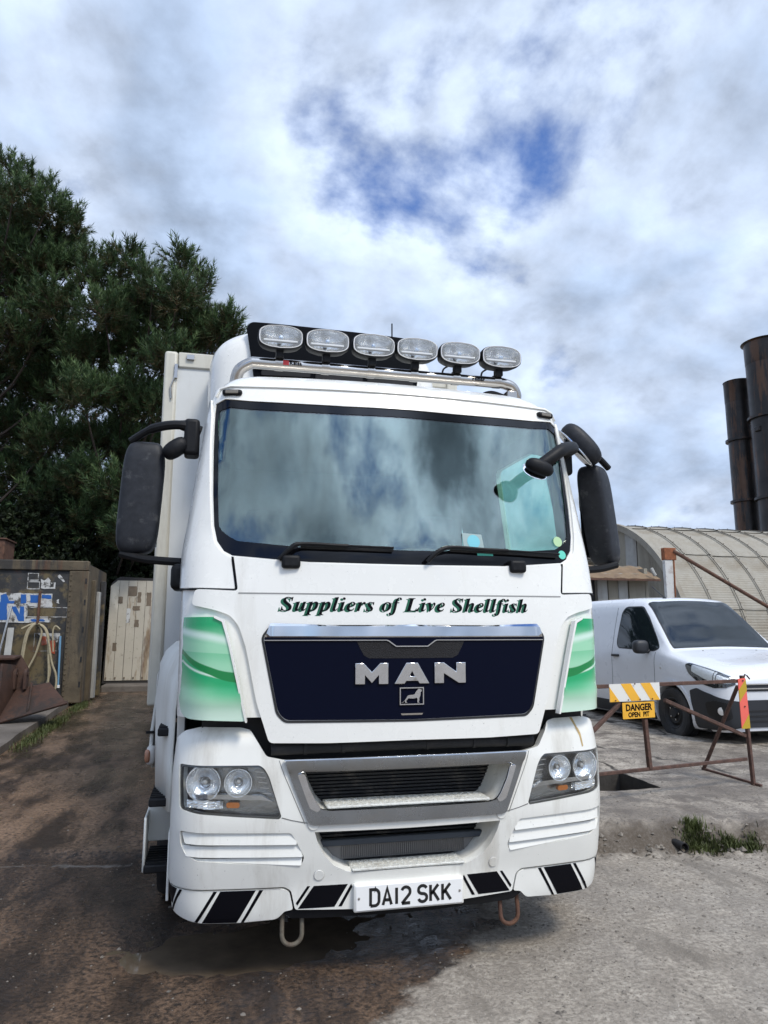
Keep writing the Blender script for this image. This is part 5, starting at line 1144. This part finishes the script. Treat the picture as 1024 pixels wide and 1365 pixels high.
for i in range(11): MB().box((-.05, -.40, -.004), (.05, .40, .004), Matrix.Translation((-.17, .635, 3.52 + i * .083)) @ Matrix.Rotation(R_(-35), 4, 'Y')).build('vent_slat', M['dark'] if i % 2 else M['shedwall'], vb)
# --- lean-to with a rusty canopy in front of the shed
lean = thing('lean_to', 'low lean-to store with brown canopy sheet in front of the rounded shed', 'shed', (6.6, 11.0, ground_z(6.6, 11)))
M['canopy'] = mat('rusty_canopy_sheet', (.20, .135, .075), .8, var=.25, vscale=4, dirt=(.10, .06, .04), dirt_amt=.4, dscale=3, bump=.2, bscale=30)
def canopy():
    V = []; F = []; n = 40
    for i in range(n + 1):
        x = -1.4 + 3.6 * i / n; r = .012 * math.sin(i * math.pi / 2)
        V += [(x, -.18, 2.36 + .01 + r), (x, .62, 2.72 + r), (x, .62, 2.705 + r), (x, -.18, 2.345 + r)]
    for i in range(n):
        for j in range(4): F.append((i * 4 + j, i * 4 + (j + 1) % 4, (i + 1) * 4 + (j + 1) % 4, (i + 1) * 4 + j))
    mobj('canopy_sheet', V, F, M['canopy'], lean, 60)
    box('canopy_fascia', (-1.4, -.2, 2.315), (2.2, -.165, 2.36), M['rustdark'], lean)
    for i, (x0, x1, mt) in enumerate(((-1.35, -.45, 'shedwall'), (-.43, .60, 'shedwall'), (.62, .78, 'dark'), (.80, 1.05, 'shedgrey'), (1.06, 1.30, 'shedwall'), (1.32, 1.56, 'shedgrey'), (1.58, 2.0, 'shedwall'))):
        box('wall_board', (x0, .10 + (.02 if i % 2 else 0) + (.1 if mt == 'dark' else 0), 0), (x1, .22, 2.5), M[mt], lean, .008)
    box('end_wall', (1.98, .1, 0), (2.06, 3.0, 2.62), M['shedwall'], lean); box('rear_roof', (-1.4, .55, 2.62), (2.2, 3.4, 2.70), M['shedroof'], lean)
    MB().tube([(2.0, -.16, 2.60), (2.02, -.2, 2.5), (2.06, -.2, 2.44)], .04, 8).build('canopy_bracket', M['shedgrey'], lean)
canopy()
post = thing('gate_post', 'pale steel post with a rusty head and a long rusty stay pipe', 'post', (7.68, 8.9, ground_z(7.68, 8.9)))
M['postwhite'] = mat('flaking_white_paint', (.50, .50, .48), .6, dirt=(.17, .07, .035), dirt_amt=.35, dscale=5)
MB().box((-.09, -.045, 0), (.075, .045, 2.72)).build('post_shaft', M['postwhite'], post, 35, .006)
MB().box((-.10, -.06, 2.62), (.16, .06, 2.86)).bar((.085, -.05, 1.9), (.10, -.05, 2.62), .04, .02).build('post_head', mat('orange_rust', (.22, .075, .030), .85, var=.3, vscale=10, bump=.3, bscale=50), post, 35, .01)
pp = MB().tube([(.10, -.05, 2.80), (4.75, -.65, .10)], .036, 10).build('stay_pipe', M['rustdark'], post)
# --- two flue stacks
M['flue'] = mat('sooty_steel', (.030, .027, .026), .38, metal=.55, var=.35, vscale=1.2, dirt=(.10, .055, .034), dirt_amt=.42, dscale=1.8, sharp=True, streak=True, rvar=.1)
def stack(label, x, y, r, zt, rings, flare):
    t = thing('flue_stack', label, 'chimney', (x, y, 0), group='flue stacks behind the shed'); z0 = 0.0
    for i, z1 in enumerate(list(rings) + [zt]):
        rr = r * (1 + .012 * i)
        MB().lathe([(rr, z0 + .02), (rr, z1 - .02)], 36).build('flue_section', M['flue'], t, 40)
        if z1 != zt: MB().lathe([(rr, z1 - .05), (rr + .10, z1 - .045), (rr + .10, z1 + .045), (rr, z1 + .05)], 36).build('flange_ring', M['flue'], t, 30)
        z0 = z1
    MB().lathe([(r * 1.03, zt - .9), (r * 1.05, zt - .85), (r * 1.06, zt - .05), (r * 1.06 + flare, zt), (r * 1.02, zt), (r * .98, zt - 1.2)], 36).build('flue_top', M['flue'], t, 40)
    return t
stack('shorter dark steel flue stack with two flange rings', 19.45, 20.45, .50, 11.55, (3.4, 6.62, 9.1), .02)
s2 = stack('taller dark steel flue stack cut by the picture edge', 19.40, 18.75, .72, 12.55, (3.6, 6.45, 9.55), .10)
box('inspection_lug', (-.80, -.2, 8.95), (-.60, .05, 9.15), M['flue'], s2, .03)

# ================================================================== left side: steel container wall, hoses, scrap
M['tankblack'] = mat('flaking_black_and_ochre_paint', (.030, .030, .030), .7, var=.5, vscale=3, dirt=(.125, .095, .045), dirt_amt=.46, dscale=1.3, sharp=True, bump=.3, bscale=18)
M['ochre'] = mat('stained_ochre_steel', (.095, .074, .046), .8, var=.35, vscale=2.5, dirt=(.030, .028, .025), dirt_amt=.50, dscale=1.8, sharp=True, streak=True, bump=.3, bscale=25)
cont = thing('steel_container', 'weathered black and ochre steel container with torn blue and white lettering', 'container', (0, 11.0, 0))
box('front_wall', (-9.6, .03, .27), (-3.58, .12, 2.75), M['tankblack'], cont)
box('top_beam', (-9.6, -.02, 2.69), (-3.285, .14, 2.88), M['ochre'], cont, .02); box('corner_post', (-3.625, -.015, .26), (-3.275, .16, 2.69), M['ochre'], cont, .02)
box('bottom_rail', (-9.6, -.01, .20), (-3.63, .12, .32), M['tankblack'], cont, .01)
box('side_wall', (-3.40, .16, .26), (-3.30, 2.4, 2.82), M['ochre'], cont); box('rear_wall', (-9.6, 2.35, .26), (-3.40, 2.43, 2.82), M['tankblack'], cont); box('roof', (-9.6, .1, 2.78), (-3.32, 2.4, 2.84), M['tankblack'], cont)
for z in (.55, 1.0, 1.55, 2.05, 2.45): box('post_slot', (-3.335, -.022, z), (-3.305, -.010, z + .10), M['dark'], cont)
for i in range(24): MB().lathe([(.018, 0), (.014, .012), (.001, .014)], 8, Matrix.Translation((-3.585, -.015, .40 + i * .096)) @ Matrix.Rotation(R_(90), 4, 'X')).build('rivet', M['ochre'], cont)
for y0, x0, zt, mt in ((.5, -3.28, 2.55, 'ochre'), (1.0, -3.27, 2.35, 'shedgrey'), (1.6, -3.26, 2.6, 'tankblack')): box('side_rib', (x0 - .03, y0, .26), (x0 + .06, y0 + .18, zt), M[mt], cont, .01)
M['tornwhite'] = mat('torn_white_vinyl', (.50, .50, .48), .6, dirt=(.05, .045, .035), dirt_amt=.42, dscale=6, sharp=True); M['signblue'] = mat('sign_blue', (.012, .095, .34), .5, dirt=(.35, .35, .36), dirt_amt=.12, dscale=9); M['tornred'] = mat('faded_red_paint', (.36, .07, .03), .7, dirt=(.4, .33, .25), dirt_amt=.4, dscale=9)
wp = flat((0, .03, 0), (1, 0, 0), (0, 0, 1))
def torn(loop, amp, seed):
    out = []; rng = random.Random(seed)
    for i, p in enumerate(loop):
        a = Vector(p); b = Vector(loop[(i + 1) % len(loop)]); k = max(2, int((b - a).length / .05)); n = Vector((-(b - a).y, (b - a).x)).normalized()
        for t in range(k): q = a.lerp(b, t / k) + n * (rng.uniform(-amp, amp) if t else 0); out.append((q.x, q.y))
    return out
wsg = patch('lettering_board', [torn([(-5.6, 2.27), (-3.90, 2.26), (-3.89, 2.01), (-4.32, 2.02), (-4.33, 1.80), (-3.90, 1.80), (-3.90, 1.73), (-4.33, 1.72), (-5.6, 1.75)], .008, 1)], wp, M['tornwhite'], cont, .012, .01, .3)
for i, l in enumerate(([(-4.78, 2.22), (-4.69, 2.25), (-4.63, 2.12), (-4.54, 2.12), (-4.55, 2.07), (-4.66, 2.07), (-4.64, 1.77), (-4.78, 1.77)], [(-4.44, 2.24), (-4.35, 2.24), (-4.34, 2.08), (-4.43, 2.07)], [(-4.28, 2.23), (-4.14, 2.23), (-4.13, 2.09), (-4.27, 2.09)], [(-4.08, 2.24), (-3.92, 2.23), (-3.91, 2.16), (-4.08, 2.17)], [(-4.59, 2.02), (-4.51, 2.02), (-4.43, 1.87), (-4.44, 2.02), (-4.37, 2.02), (-4.35, 1.75), (-4.44, 1.75)], [(-4.24, 1.785), (-4.02, 1.785), (-3.99, 1.765), (-4.02, 1.745), (-4.22, 1.745)], [(-5.2, 2.2), (-5.0, 2.2), (-5.0, 1.8), (-5.2, 1.8)])):
    patch('blue_letter', [torn(l[::-1] if i in (0,) else l, .007, 10 + i)], wp, M['signblue'], wsg, .016, .003, .3)
def frame_outline(x0, x1, z0, z1, w, seed): return [torn([(x0, z0), (x1, z0), (x1, z1), (x0, z1)], .006, seed), [(x0 + w, z0 + w), (x1 - w, z0 + w), (x1 - w, z1 - w), (x0 + w, z1 - w)]]
for i, a in enumerate(((-4.32, -3.62, 1.82, 2.01, .014), (-4.35, -4.13, 2.34, 2.48, .012), (-4.35, -4.16, 2.50, 2.64, .014), (-3.98, -3.86, 2.35, 2.47, .03), (-4.16, -3.72, 1.20, 1.53, .010))): patch('sticker_residue', frame_outline(*a, 30 + i), wp, M['tornwhite'], cont, .006, .004, .3)
for i, l in enumerate(([(-4.11, 2.36), (-3.98, 2.35), (-3.95, 2.50), (-4.0, 2.56), (-4.06, 2.50), (-4.12, 2.53)], [(-3.85, 2.60), (-3.80, 2.62), (-3.70, 2.49), (-3.73, 2.48)], [(-4.11, 1.53), (-3.72, 1.51), (-3.76, 1.36), (-3.86, 1.42), (-3.95, 1.33), (-4.02, 1.46)], [(-3.82, 2.14), (-3.78, 2.16), (-3.77, 2.07), (-3.82, 2.09)])): patch('sticker_residue', [torn(l[::-1], .012, 50 + i)], wp, M['tornwhite'], cont, .007, .004, .3)
for i, l in enumerate(([(-4.04, 1.47), (-3.95, 1.47), (-3.93, 1.33), (-4.02, 1.31)], [(-3.88, 1.40), (-3.80, 1.40), (-3.78, 1.15), (-3.87, 1.18)])): patch('red_residue', [torn(l[::-1], .015, 60 + i)], wp, M['tornred'], cont, .010, .004, .3)
box('wall_strap', (-4.13, -.02, 1.70), (-4.09, .03, 2.30), M['rustdark'], cont)
M['hose'] = mat('dirty_cream_hose', (.36, .31, .20), .6, dirt=(.14, .11, .07), dirt_amt=.3, dscale=10)
hs = thing('hose', 'coiled cream hose hanging in loops on the black container wall', 'hose', (-4.08, 10.93, 1.7))
for i, l in enumerate(([(-4.35, 1.61), (-4.19, 1.69), (-4.08, 1.68), (-4.01, 1.55), (-4.06, 1.25), (-4.12, 1.06), (-4.26, .77), (-4.40, .60)], [(-4.05, 1.70), (-4.14, 1.69), (-4.23, 1.60), (-4.28, 1.42), (-4.32, .99), (-4.33, .70)], [(-4.04, 1.70), (-4.13, 1.68), (-4.21, 1.57), (-4.25, 1.40), (-4.29, 1.0), (-4.30, .70)], [(-4.07, 1.70), (-3.97, 1.64), (-3.90, 1.50), (-3.87, 1.20), (-3.82, .83), (-3.89, .54)], [(-4.05, 1.69), (-3.95, 1.60), (-3.88, 1.40), (-3.80, 1.02), (-3.71, .78), (-3.70, .56), (-3.76, .42)], [(-3.86, 1.15), (-3.83, .85), (-3.83, .50)], [(-3.79, 1.20), (-3.82, 1.55), (-3.78, 1.66), (-3.70, 1.60)])):
    MB().tube(smooth_path([(x + 4.08, -.03 - .028 * (i % 3), z - 1.7) for x, z in l], 6), .019 if i < 6 else .014, 8).build('hose_loop', M['hose'], hs)
MB().bar((0, .1, .01), (0, -.14, .02), .03).build('hose_hook', M['rustdark'], hs)
bp = thing('blue_pipe', 'thin pale blue pipe standing upright against the container wall', 'pipe', (-3.67, 10.93, .55)); MB().tube([(0, 0, 0), (-.025, .02, .93)], .017, 10).build('pipe_tube', mat('pale_blue_pipe', (.14, .30, .46), .5, dirt=(.3, .3, .3), dirt_amt=.2), bp); MB().lathe([(.03, 0), (.03, .05), (.001, .05)], 10).build('pipe_foot', M['printwhite'], bp)
pk = thing('white_plank', 'dirty white plank leaning upright behind the rusty bucket', 'plank', (-4.52, 10.75, .30)); MB().add([(-.07, -.16, 0), (.07, -.16, 0), (.035, .16, 1.33), (-.07, .16, 1.33), (-.07, -.13, 0), (.07, -.13, 0), (.035, .19, 1.33), (-.07, .19, 1.33)], [(0, 1, 2, 3), (4, 7, 6, 5), (0, 4, 5, 1), (1, 5, 6, 2), (2, 6, 7, 3), (3, 7, 4, 0)]).build('plank_board', M['shedgrey'], pk, 35, .006)
pl_ = thing('grey_pole', 'slim grey metal pole leaning against the lettered container', 'pole', (-4.72, 10.5, .30)); MB().tube([(0, 0, 0), (.16, .42, 1.72)], .022, 8).build('pole_tube', M['steel'], pl_); MB().lathe([(.024, 0), (.001, .01)], 8, Matrix.Translation((.16, .42, 1.72))).build('pole_cap', M['dark'], pl_)
bm_ = thing('rusty_box', 'rusty brown steel box on top of the container at the left edge', 'box', (-5.05, 11.3, 2.88)); MB().box((-.6, -.2, 0), (.24, .5, .38)).build('box_body', M['rustdark'], bm_, 35, .02); box('box_lid', (-.63, -.23, .382), (.27, .53, .41), M['rustdark'], bm_, .008)
# --- digger bucket lying on the pad
M['bucket'] = mat('rusty_bucket_steel', (.058, .028, .018), .75, var=.35, vscale=6, dirt=(.026, .017, .013), dirt_amt=.5, dscale=3, sharp=True, bump=.25, bscale=40)
bk = thing('digger_bucket', 'rusty brown digger bucket lying tipped on the concrete pad', 'digger bucket', (-3.85, 8.6, ground_z(-3.4, 8.6) + .10))
def sheet(name, quad, th, parent=bk, mt='bucket'):
    o = mobj(name, quad, [tuple(range(len(quad)))], M[mt], parent, 30); s = o.modifiers.new('thickness', 'SOLIDIFY'); s.thickness = th; s.offset = 0; bev(o, .006); return o
tr = [(-.10, -.42, .02), (-.02, .18, .42), (.45, .25, .52), (.80, -.30, .27)]
sheet('tray_floor', [(-1.1, -.40, .02), tr[0], tr[1], (-1.1, .18, .42)], .03); sheet('tray_floor', tr, .03)
sheet('tray_rib', [(.30, -.37, .14), (.20, .21, .47), (.20, .21, .53), (.30, -.36, .20)], .025)
sheet('side_plate', [(-.10, -.44, .0), (-.02, .20, .42), (-.05, .16, .80), (-.12, -.30, .84)], .035)
sheet('back_shell', [(-1.1, .16, .40), (.10, .19, .44), (.12, .30, .74), (.02, .22, .94), (-1.1, .20, .94)], .03); sheet('top_beam', [(-1.1, .22, .93), (.02, .23, .93), (-.02, -.02, .90), (-1.1, -.04, .90)], .04)
sheet('cutting_edge', [(-.11, -.47, -.01), (.83, -.33, .25), (.82, -.27, .28), (-.10, -.40, .03)], .035)
for x in (-.02, .13):
    lug = [(x, .14 + .085 * math.cos(t), .66 + .085 * math.sin(t)) for t in np.linspace(0, math.pi, 9)] + [(x, .055, .44), (x, .225, .44)]
    n = len(lug); MB().add([(a - .02, b, c) for a, b, c in lug] + [(a + .02, b, c) for a, b, c in lug], [tuple(range(n)), tuple(range(2 * n - 1, n - 1, -1))] + [(i, (i + 1) % n, n + (i + 1) % n, n + i) for i in range(n)]).tube([(x - .03, .14, .66), (x + .03, .14, .66)], .03, 10).build('pin_lug', M['bucket'], bk)
# --- old ribbed door panel standing by the fence
M['oldpanel'] = mat('stained_cream_panel', (.45, .41, .33), .65, var=.06, vscale=3, dirt=(.26, .19, .115), dirt_amt=.50, dscale=2.2, sharp=True, streak=True)
M['patchbrown'] = mat('brown_patch', (.15, .115, .08), .8, var=.3); M['panelframe'] = mat('panel_edge_dark', (.025, .022, .02), .7)
dp2 = thing('door_panel', 'stained cream ribbed door panel propped upright in the dark corner', 'panel', (-2.82, 14.1, .40))
def dpanel():
    fp = lambda u, v: Vector((u, .14 * v / 2.35, v))
    patch('panel_frame', [[(-.54, 0), (.50, 0), (.52, 2.39), (-.30, 2.42), (-.47, 2.27)]], fp, M['panelframe'], dp2, 0, .07, .4)
    for i in range(5):
        x0 = -.495 + i * .197; x1 = x0 + .189
        l = [(x0, .06), (x1, .06), (x1 + .012, 2.33), (x0 + .012, 2.33)] if i else [(x0, .06), (x1, .06), (x1 + .012, 2.33), (x0 + .16, 2.33), (x0 + .012, 2.20)]
        patch('panel_board', [l], fp, M['oldpanel'], dp2, .018, .02, .4, .005)
        MB().box((x0 + .02, -.03, .10), (x0 + .05, -.012, .14)).build('panel_bolt', M['patchbrown'], dp2)
    for x0, z0, x1, z1, mt in ((-.10, 1.97, .09, 2.20, 'patchbrown'), (-.30, 1.80, -.20, 1.95, 'patchbrown'), (.12, 1.82, .20, 2.06, 'patchbrown'), (.32, 1.74, .42, 2.06, 'patchbrown'), (.03, 1.64, .19, 1.74, 'patchbrown'), (.08, 1.25, .18, 1.42, 'patchbrown'), (-.10, 1.35, -.02, 1.68, 'tornwhite'), (-.36, .72, -.27, .90, 'patchbrown')):
        patch('panel_patch', [torn([(x0, z0), (x1, z0), (x1, z1), (x0, z1)], .012, int(z0 * 100))], fp, M[mt], dp2, .021, .002, .4)
dpanel()
kb = box('rubble_kerb', (-3.3, 13.5, .15), (-1.3, 14.6, .40), M['oldconc'], None, .04); tag(kb, 'low dark concrete kerb under the cream door panel', 'kerb')

# ================================================================== trees
def needle_mat(name, c1, c2, c3):
    m = bpy.data.materials.new(name); m.use_nodes = True; nt = m.node_tree; N = nt.nodes; L = nt.links; P = N['Principled BSDF']; P.inputs['Roughness'].default_value = .55; P.inputs['Specular IOR Level'].default_value = .25
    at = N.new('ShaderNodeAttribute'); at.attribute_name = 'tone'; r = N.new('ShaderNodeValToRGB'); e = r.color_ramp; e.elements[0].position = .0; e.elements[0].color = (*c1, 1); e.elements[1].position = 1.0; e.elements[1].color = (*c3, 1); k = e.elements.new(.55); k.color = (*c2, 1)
    L.new(at.outputs['Fac'], r.inputs[0]); L.new(r.outputs[0], P.inputs['Base Color'])
    tr = N.new('ShaderNodeBsdfTranslucent'); L.new(r.outputs[0], tr.inputs[0]); mx = N.new('ShaderNodeMixShader'); mx.inputs[0].default_value = .18; L.new(P.outputs[0], mx.inputs[1]); L.new(tr.outputs[0], mx.inputs[2]); L.new(mx.outputs[0], N['Material Output'].inputs[0])
    return m
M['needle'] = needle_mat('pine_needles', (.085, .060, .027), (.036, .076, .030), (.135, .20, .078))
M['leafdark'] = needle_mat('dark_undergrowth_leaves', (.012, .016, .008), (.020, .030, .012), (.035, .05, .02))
M['bark'] = mat('pine_bark', (.060, .045, .034), .9, var=.4, vscale=8, bump=.6, bscale=25)
def tufts(name, parent, P, D, Ln, Rr, K, tone, mt, rs, wid=.0105):
    """bottle-brush shoots: arrays of base points P, axes D, lengths, radii; K needles each"""
    n = len(P); t = rs.rand(n, K); ang = rs.rand(n, K) * 2 * np.pi
    a = np.cross(D, np.array([.3, .5, .8])); a /= np.linalg.norm(a, axis=1)[:, None]; b = np.cross(D, a)
    base = P[:, None] + D[:, None] * (t * Ln[:, None])[..., None]
    rad = a[:, None] * np.cos(ang)[..., None] + b[:, None] * np.sin(ang)[..., None]
    tip = base + rad * (Rr[:, None] * (.75 + .5 * rs.rand(n, K)) * (1 - .45 * t))[..., None] + D[:, None] * (Rr[:, None] * (.55 + .5 * t))[..., None]
    sd = np.cross(tip - base, rs.randn(n, K, 3)); sd /= np.linalg.norm(sd, axis=2)[..., None] + 1e-9; sd *= wid
    V = np.stack([base - sd, base + sd, tip], 2).reshape(-1, 3); m_ = n * K
    me = bpy.data.meshes.new(name); me.vertices.add(m_ * 3); me.vertices.foreach_set('co', V.ravel()); me.loops.add(m_ * 3); me.loops.foreach_set('vertex_index', np.arange(m_ * 3, dtype=np.int32)); me.polygons.add(m_)
    me.polygons.foreach_set('loop_start', np.arange(0, m_ * 3, 3, dtype=np.int32)); me.update(calc_edges=True)
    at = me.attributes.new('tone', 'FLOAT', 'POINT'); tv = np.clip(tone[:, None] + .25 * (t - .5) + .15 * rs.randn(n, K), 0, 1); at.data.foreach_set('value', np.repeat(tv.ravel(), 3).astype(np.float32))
    me.materials.append(mt); o = bpy.data.objects.new(name, me); link(o, parent); return o
def pine(label, base, height, blobs, seed, lean=(0, 0)):
    """blobs: (x, y, z, r) clumps of shoots in world coordinates"""
    rs = np.random.RandomState(seed); rng = random.Random(seed)
    t = thing('pine_tree', label, 'tree', base, group='pine trees behind the yard')
    B = Vector(base); tp = Vector((lean[0], lean[1], height))
    path = [Vector((0, 0, -.2)), Vector((tp.x * .2 + .1, tp.y * .2, height * .3)), Vector((tp.x * .55 - .1, tp.y * .5, height * .62)), tp]
    MB().tube(smooth_path(path, 6), [.24 - .20 * i / 18 for i in range(19)], 10).build('trunk', M['bark'], t)
    mb = MB(); P = []; D = []; L_ = []; R2 = []; T = []
    for (x, y, z, r) in blobs:
        c = Vector((x, y, z)) - B; h = min(max(.30, (c.z - .45 * math.hypot(c.x, c.y)) / height), .93)
        s = smooth_path(path, 6)[int(h * 18)]; mid = s.lerp(c, .55) + Vector((rng.uniform(-.2, .2), rng.uniform(-.2, .2), -.15 * (c - s).length))
        pts = smooth_path([s, mid, c], 4); mb.tube(pts, [(.055 if r > .32 else .022) * (1 - .8 * i / (len(pts) - 1)) for i in range(len(pts))], 6)
        n = int(78 * (r / .55) ** 2) + 16
        for k in range(n):
            d = rs.randn(3); d /= np.linalg.norm(d); q = rs.rand() ** .4
            p = np.array(c) + d * r * q * np.array([1, 1, .85]); ax = d * .55 * q + np.array([0, 0, .65]) + rs.randn(3) * .22; ax /= np.linalg.norm(ax)
            P.append(p); D.append(ax); L_.append(rs.uniform(.24, .48)); R2.append(rs.uniform(.11, .16)); T.append(np.clip(.20 + .55 * q * (.5 + .5 * d[2]) + rs.uniform(-.1, .28), 0, 1))  # needle tone holds painted shade inside each clump and light on its top
        for k in range(int(9 * r / .5) if r > .5 else 0):
            d = rs.randn(3); d[2] = abs(d[2]) * .6; d /= np.linalg.norm(d); e = c + Vector(d * r * rs.uniform(.5, 1.0)); mb.tube([c - Vector(d) * r * .1, c.lerp(e, .5) - Vector((0, 0, .04)), e], [.016, .012, .006], 4, cap=False)
    mb.build('branches', M['bark'], t, 40)
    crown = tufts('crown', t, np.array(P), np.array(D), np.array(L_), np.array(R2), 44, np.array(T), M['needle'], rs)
    return t
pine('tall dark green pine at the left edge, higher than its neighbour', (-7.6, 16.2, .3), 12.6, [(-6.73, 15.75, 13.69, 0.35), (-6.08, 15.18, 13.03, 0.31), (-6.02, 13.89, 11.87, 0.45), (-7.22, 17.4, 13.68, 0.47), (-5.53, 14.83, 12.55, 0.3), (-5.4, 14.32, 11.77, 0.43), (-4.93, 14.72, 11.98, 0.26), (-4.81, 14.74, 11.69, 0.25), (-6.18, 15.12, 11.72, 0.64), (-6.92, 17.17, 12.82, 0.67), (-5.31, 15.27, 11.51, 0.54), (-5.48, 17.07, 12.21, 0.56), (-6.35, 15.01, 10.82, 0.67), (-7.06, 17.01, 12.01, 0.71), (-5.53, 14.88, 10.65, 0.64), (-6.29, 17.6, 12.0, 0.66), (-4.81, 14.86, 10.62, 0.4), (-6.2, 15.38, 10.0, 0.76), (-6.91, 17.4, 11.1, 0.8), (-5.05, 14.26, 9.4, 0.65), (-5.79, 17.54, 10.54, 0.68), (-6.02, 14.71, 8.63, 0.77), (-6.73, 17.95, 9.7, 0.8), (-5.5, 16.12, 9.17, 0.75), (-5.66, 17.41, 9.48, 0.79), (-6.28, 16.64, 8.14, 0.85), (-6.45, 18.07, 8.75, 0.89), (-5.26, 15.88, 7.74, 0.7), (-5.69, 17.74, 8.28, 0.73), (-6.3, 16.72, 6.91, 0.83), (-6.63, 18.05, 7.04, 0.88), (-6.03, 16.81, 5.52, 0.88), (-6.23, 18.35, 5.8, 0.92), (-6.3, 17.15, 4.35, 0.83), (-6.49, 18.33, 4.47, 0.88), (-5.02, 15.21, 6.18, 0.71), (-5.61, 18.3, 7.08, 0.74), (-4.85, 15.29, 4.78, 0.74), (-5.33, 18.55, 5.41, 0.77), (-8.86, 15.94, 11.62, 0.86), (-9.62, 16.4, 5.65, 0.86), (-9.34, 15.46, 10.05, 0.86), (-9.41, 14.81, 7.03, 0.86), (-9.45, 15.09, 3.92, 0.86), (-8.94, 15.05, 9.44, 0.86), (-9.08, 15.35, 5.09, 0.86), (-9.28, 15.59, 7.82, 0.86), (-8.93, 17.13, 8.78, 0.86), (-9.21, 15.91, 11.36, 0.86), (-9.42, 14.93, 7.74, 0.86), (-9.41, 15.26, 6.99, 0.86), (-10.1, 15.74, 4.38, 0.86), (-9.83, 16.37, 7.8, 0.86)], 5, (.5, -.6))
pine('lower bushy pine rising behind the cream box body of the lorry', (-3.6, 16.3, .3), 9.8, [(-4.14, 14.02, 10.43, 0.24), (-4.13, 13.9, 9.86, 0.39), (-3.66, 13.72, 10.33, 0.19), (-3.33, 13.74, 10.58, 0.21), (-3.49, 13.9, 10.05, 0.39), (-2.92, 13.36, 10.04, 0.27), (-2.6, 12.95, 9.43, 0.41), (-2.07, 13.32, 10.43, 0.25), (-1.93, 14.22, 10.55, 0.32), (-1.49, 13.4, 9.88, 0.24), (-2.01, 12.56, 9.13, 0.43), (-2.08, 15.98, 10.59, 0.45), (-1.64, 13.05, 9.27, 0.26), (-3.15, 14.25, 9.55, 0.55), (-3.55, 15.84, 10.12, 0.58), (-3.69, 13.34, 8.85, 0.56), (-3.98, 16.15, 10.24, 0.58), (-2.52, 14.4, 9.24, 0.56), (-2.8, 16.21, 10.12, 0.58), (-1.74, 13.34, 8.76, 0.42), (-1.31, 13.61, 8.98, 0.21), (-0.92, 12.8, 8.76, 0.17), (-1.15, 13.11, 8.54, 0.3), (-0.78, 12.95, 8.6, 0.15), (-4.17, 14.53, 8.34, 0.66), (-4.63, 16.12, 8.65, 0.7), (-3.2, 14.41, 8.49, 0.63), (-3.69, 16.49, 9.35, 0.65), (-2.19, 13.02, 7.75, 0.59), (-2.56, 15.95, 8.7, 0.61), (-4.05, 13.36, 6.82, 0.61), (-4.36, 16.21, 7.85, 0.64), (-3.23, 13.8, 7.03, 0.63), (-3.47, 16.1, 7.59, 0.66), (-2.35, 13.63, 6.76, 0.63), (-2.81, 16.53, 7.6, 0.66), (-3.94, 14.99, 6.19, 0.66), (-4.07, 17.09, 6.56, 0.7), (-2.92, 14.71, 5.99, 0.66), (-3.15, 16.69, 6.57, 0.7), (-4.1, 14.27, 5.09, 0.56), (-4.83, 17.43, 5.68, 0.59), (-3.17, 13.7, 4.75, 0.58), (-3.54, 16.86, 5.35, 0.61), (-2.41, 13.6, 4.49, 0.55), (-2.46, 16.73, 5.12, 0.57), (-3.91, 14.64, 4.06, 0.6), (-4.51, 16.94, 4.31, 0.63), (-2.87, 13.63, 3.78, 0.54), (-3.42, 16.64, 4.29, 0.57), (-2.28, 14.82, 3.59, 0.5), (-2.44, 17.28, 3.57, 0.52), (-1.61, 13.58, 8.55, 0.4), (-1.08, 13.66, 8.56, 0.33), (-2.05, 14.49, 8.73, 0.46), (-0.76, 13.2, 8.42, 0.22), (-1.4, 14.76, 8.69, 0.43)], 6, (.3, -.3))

def undergrowth(name, label, boxes, n, seed):
    rs = np.random.RandomState(seed); t = thing(name, label, 'bush', boxes[0][0])
    B = np.array(boxes[0][0]); P = []
    for (c, r, k) in boxes:
        d = rs.randn(int(n * k), 3); d /= np.linalg.norm(d, axis=1)[:, None]; P.append(np.array(c) - B + d * np.array(r) * (rs.rand(int(n * k), 1) ** .4))
    P = np.concatenate(P); D = rs.randn(len(P), 3); D[:, 2] = abs(D[:, 2]); D /= np.linalg.norm(D, axis=1)[:, None]
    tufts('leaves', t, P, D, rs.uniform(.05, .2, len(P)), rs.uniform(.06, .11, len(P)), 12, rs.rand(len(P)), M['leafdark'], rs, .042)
    MB().tube([(0, 0, -1.5), (.1, 0, .5), (-.1, .1, 1.5)], [.08, .06, .03], 6).build('stem', M['bark'], t)
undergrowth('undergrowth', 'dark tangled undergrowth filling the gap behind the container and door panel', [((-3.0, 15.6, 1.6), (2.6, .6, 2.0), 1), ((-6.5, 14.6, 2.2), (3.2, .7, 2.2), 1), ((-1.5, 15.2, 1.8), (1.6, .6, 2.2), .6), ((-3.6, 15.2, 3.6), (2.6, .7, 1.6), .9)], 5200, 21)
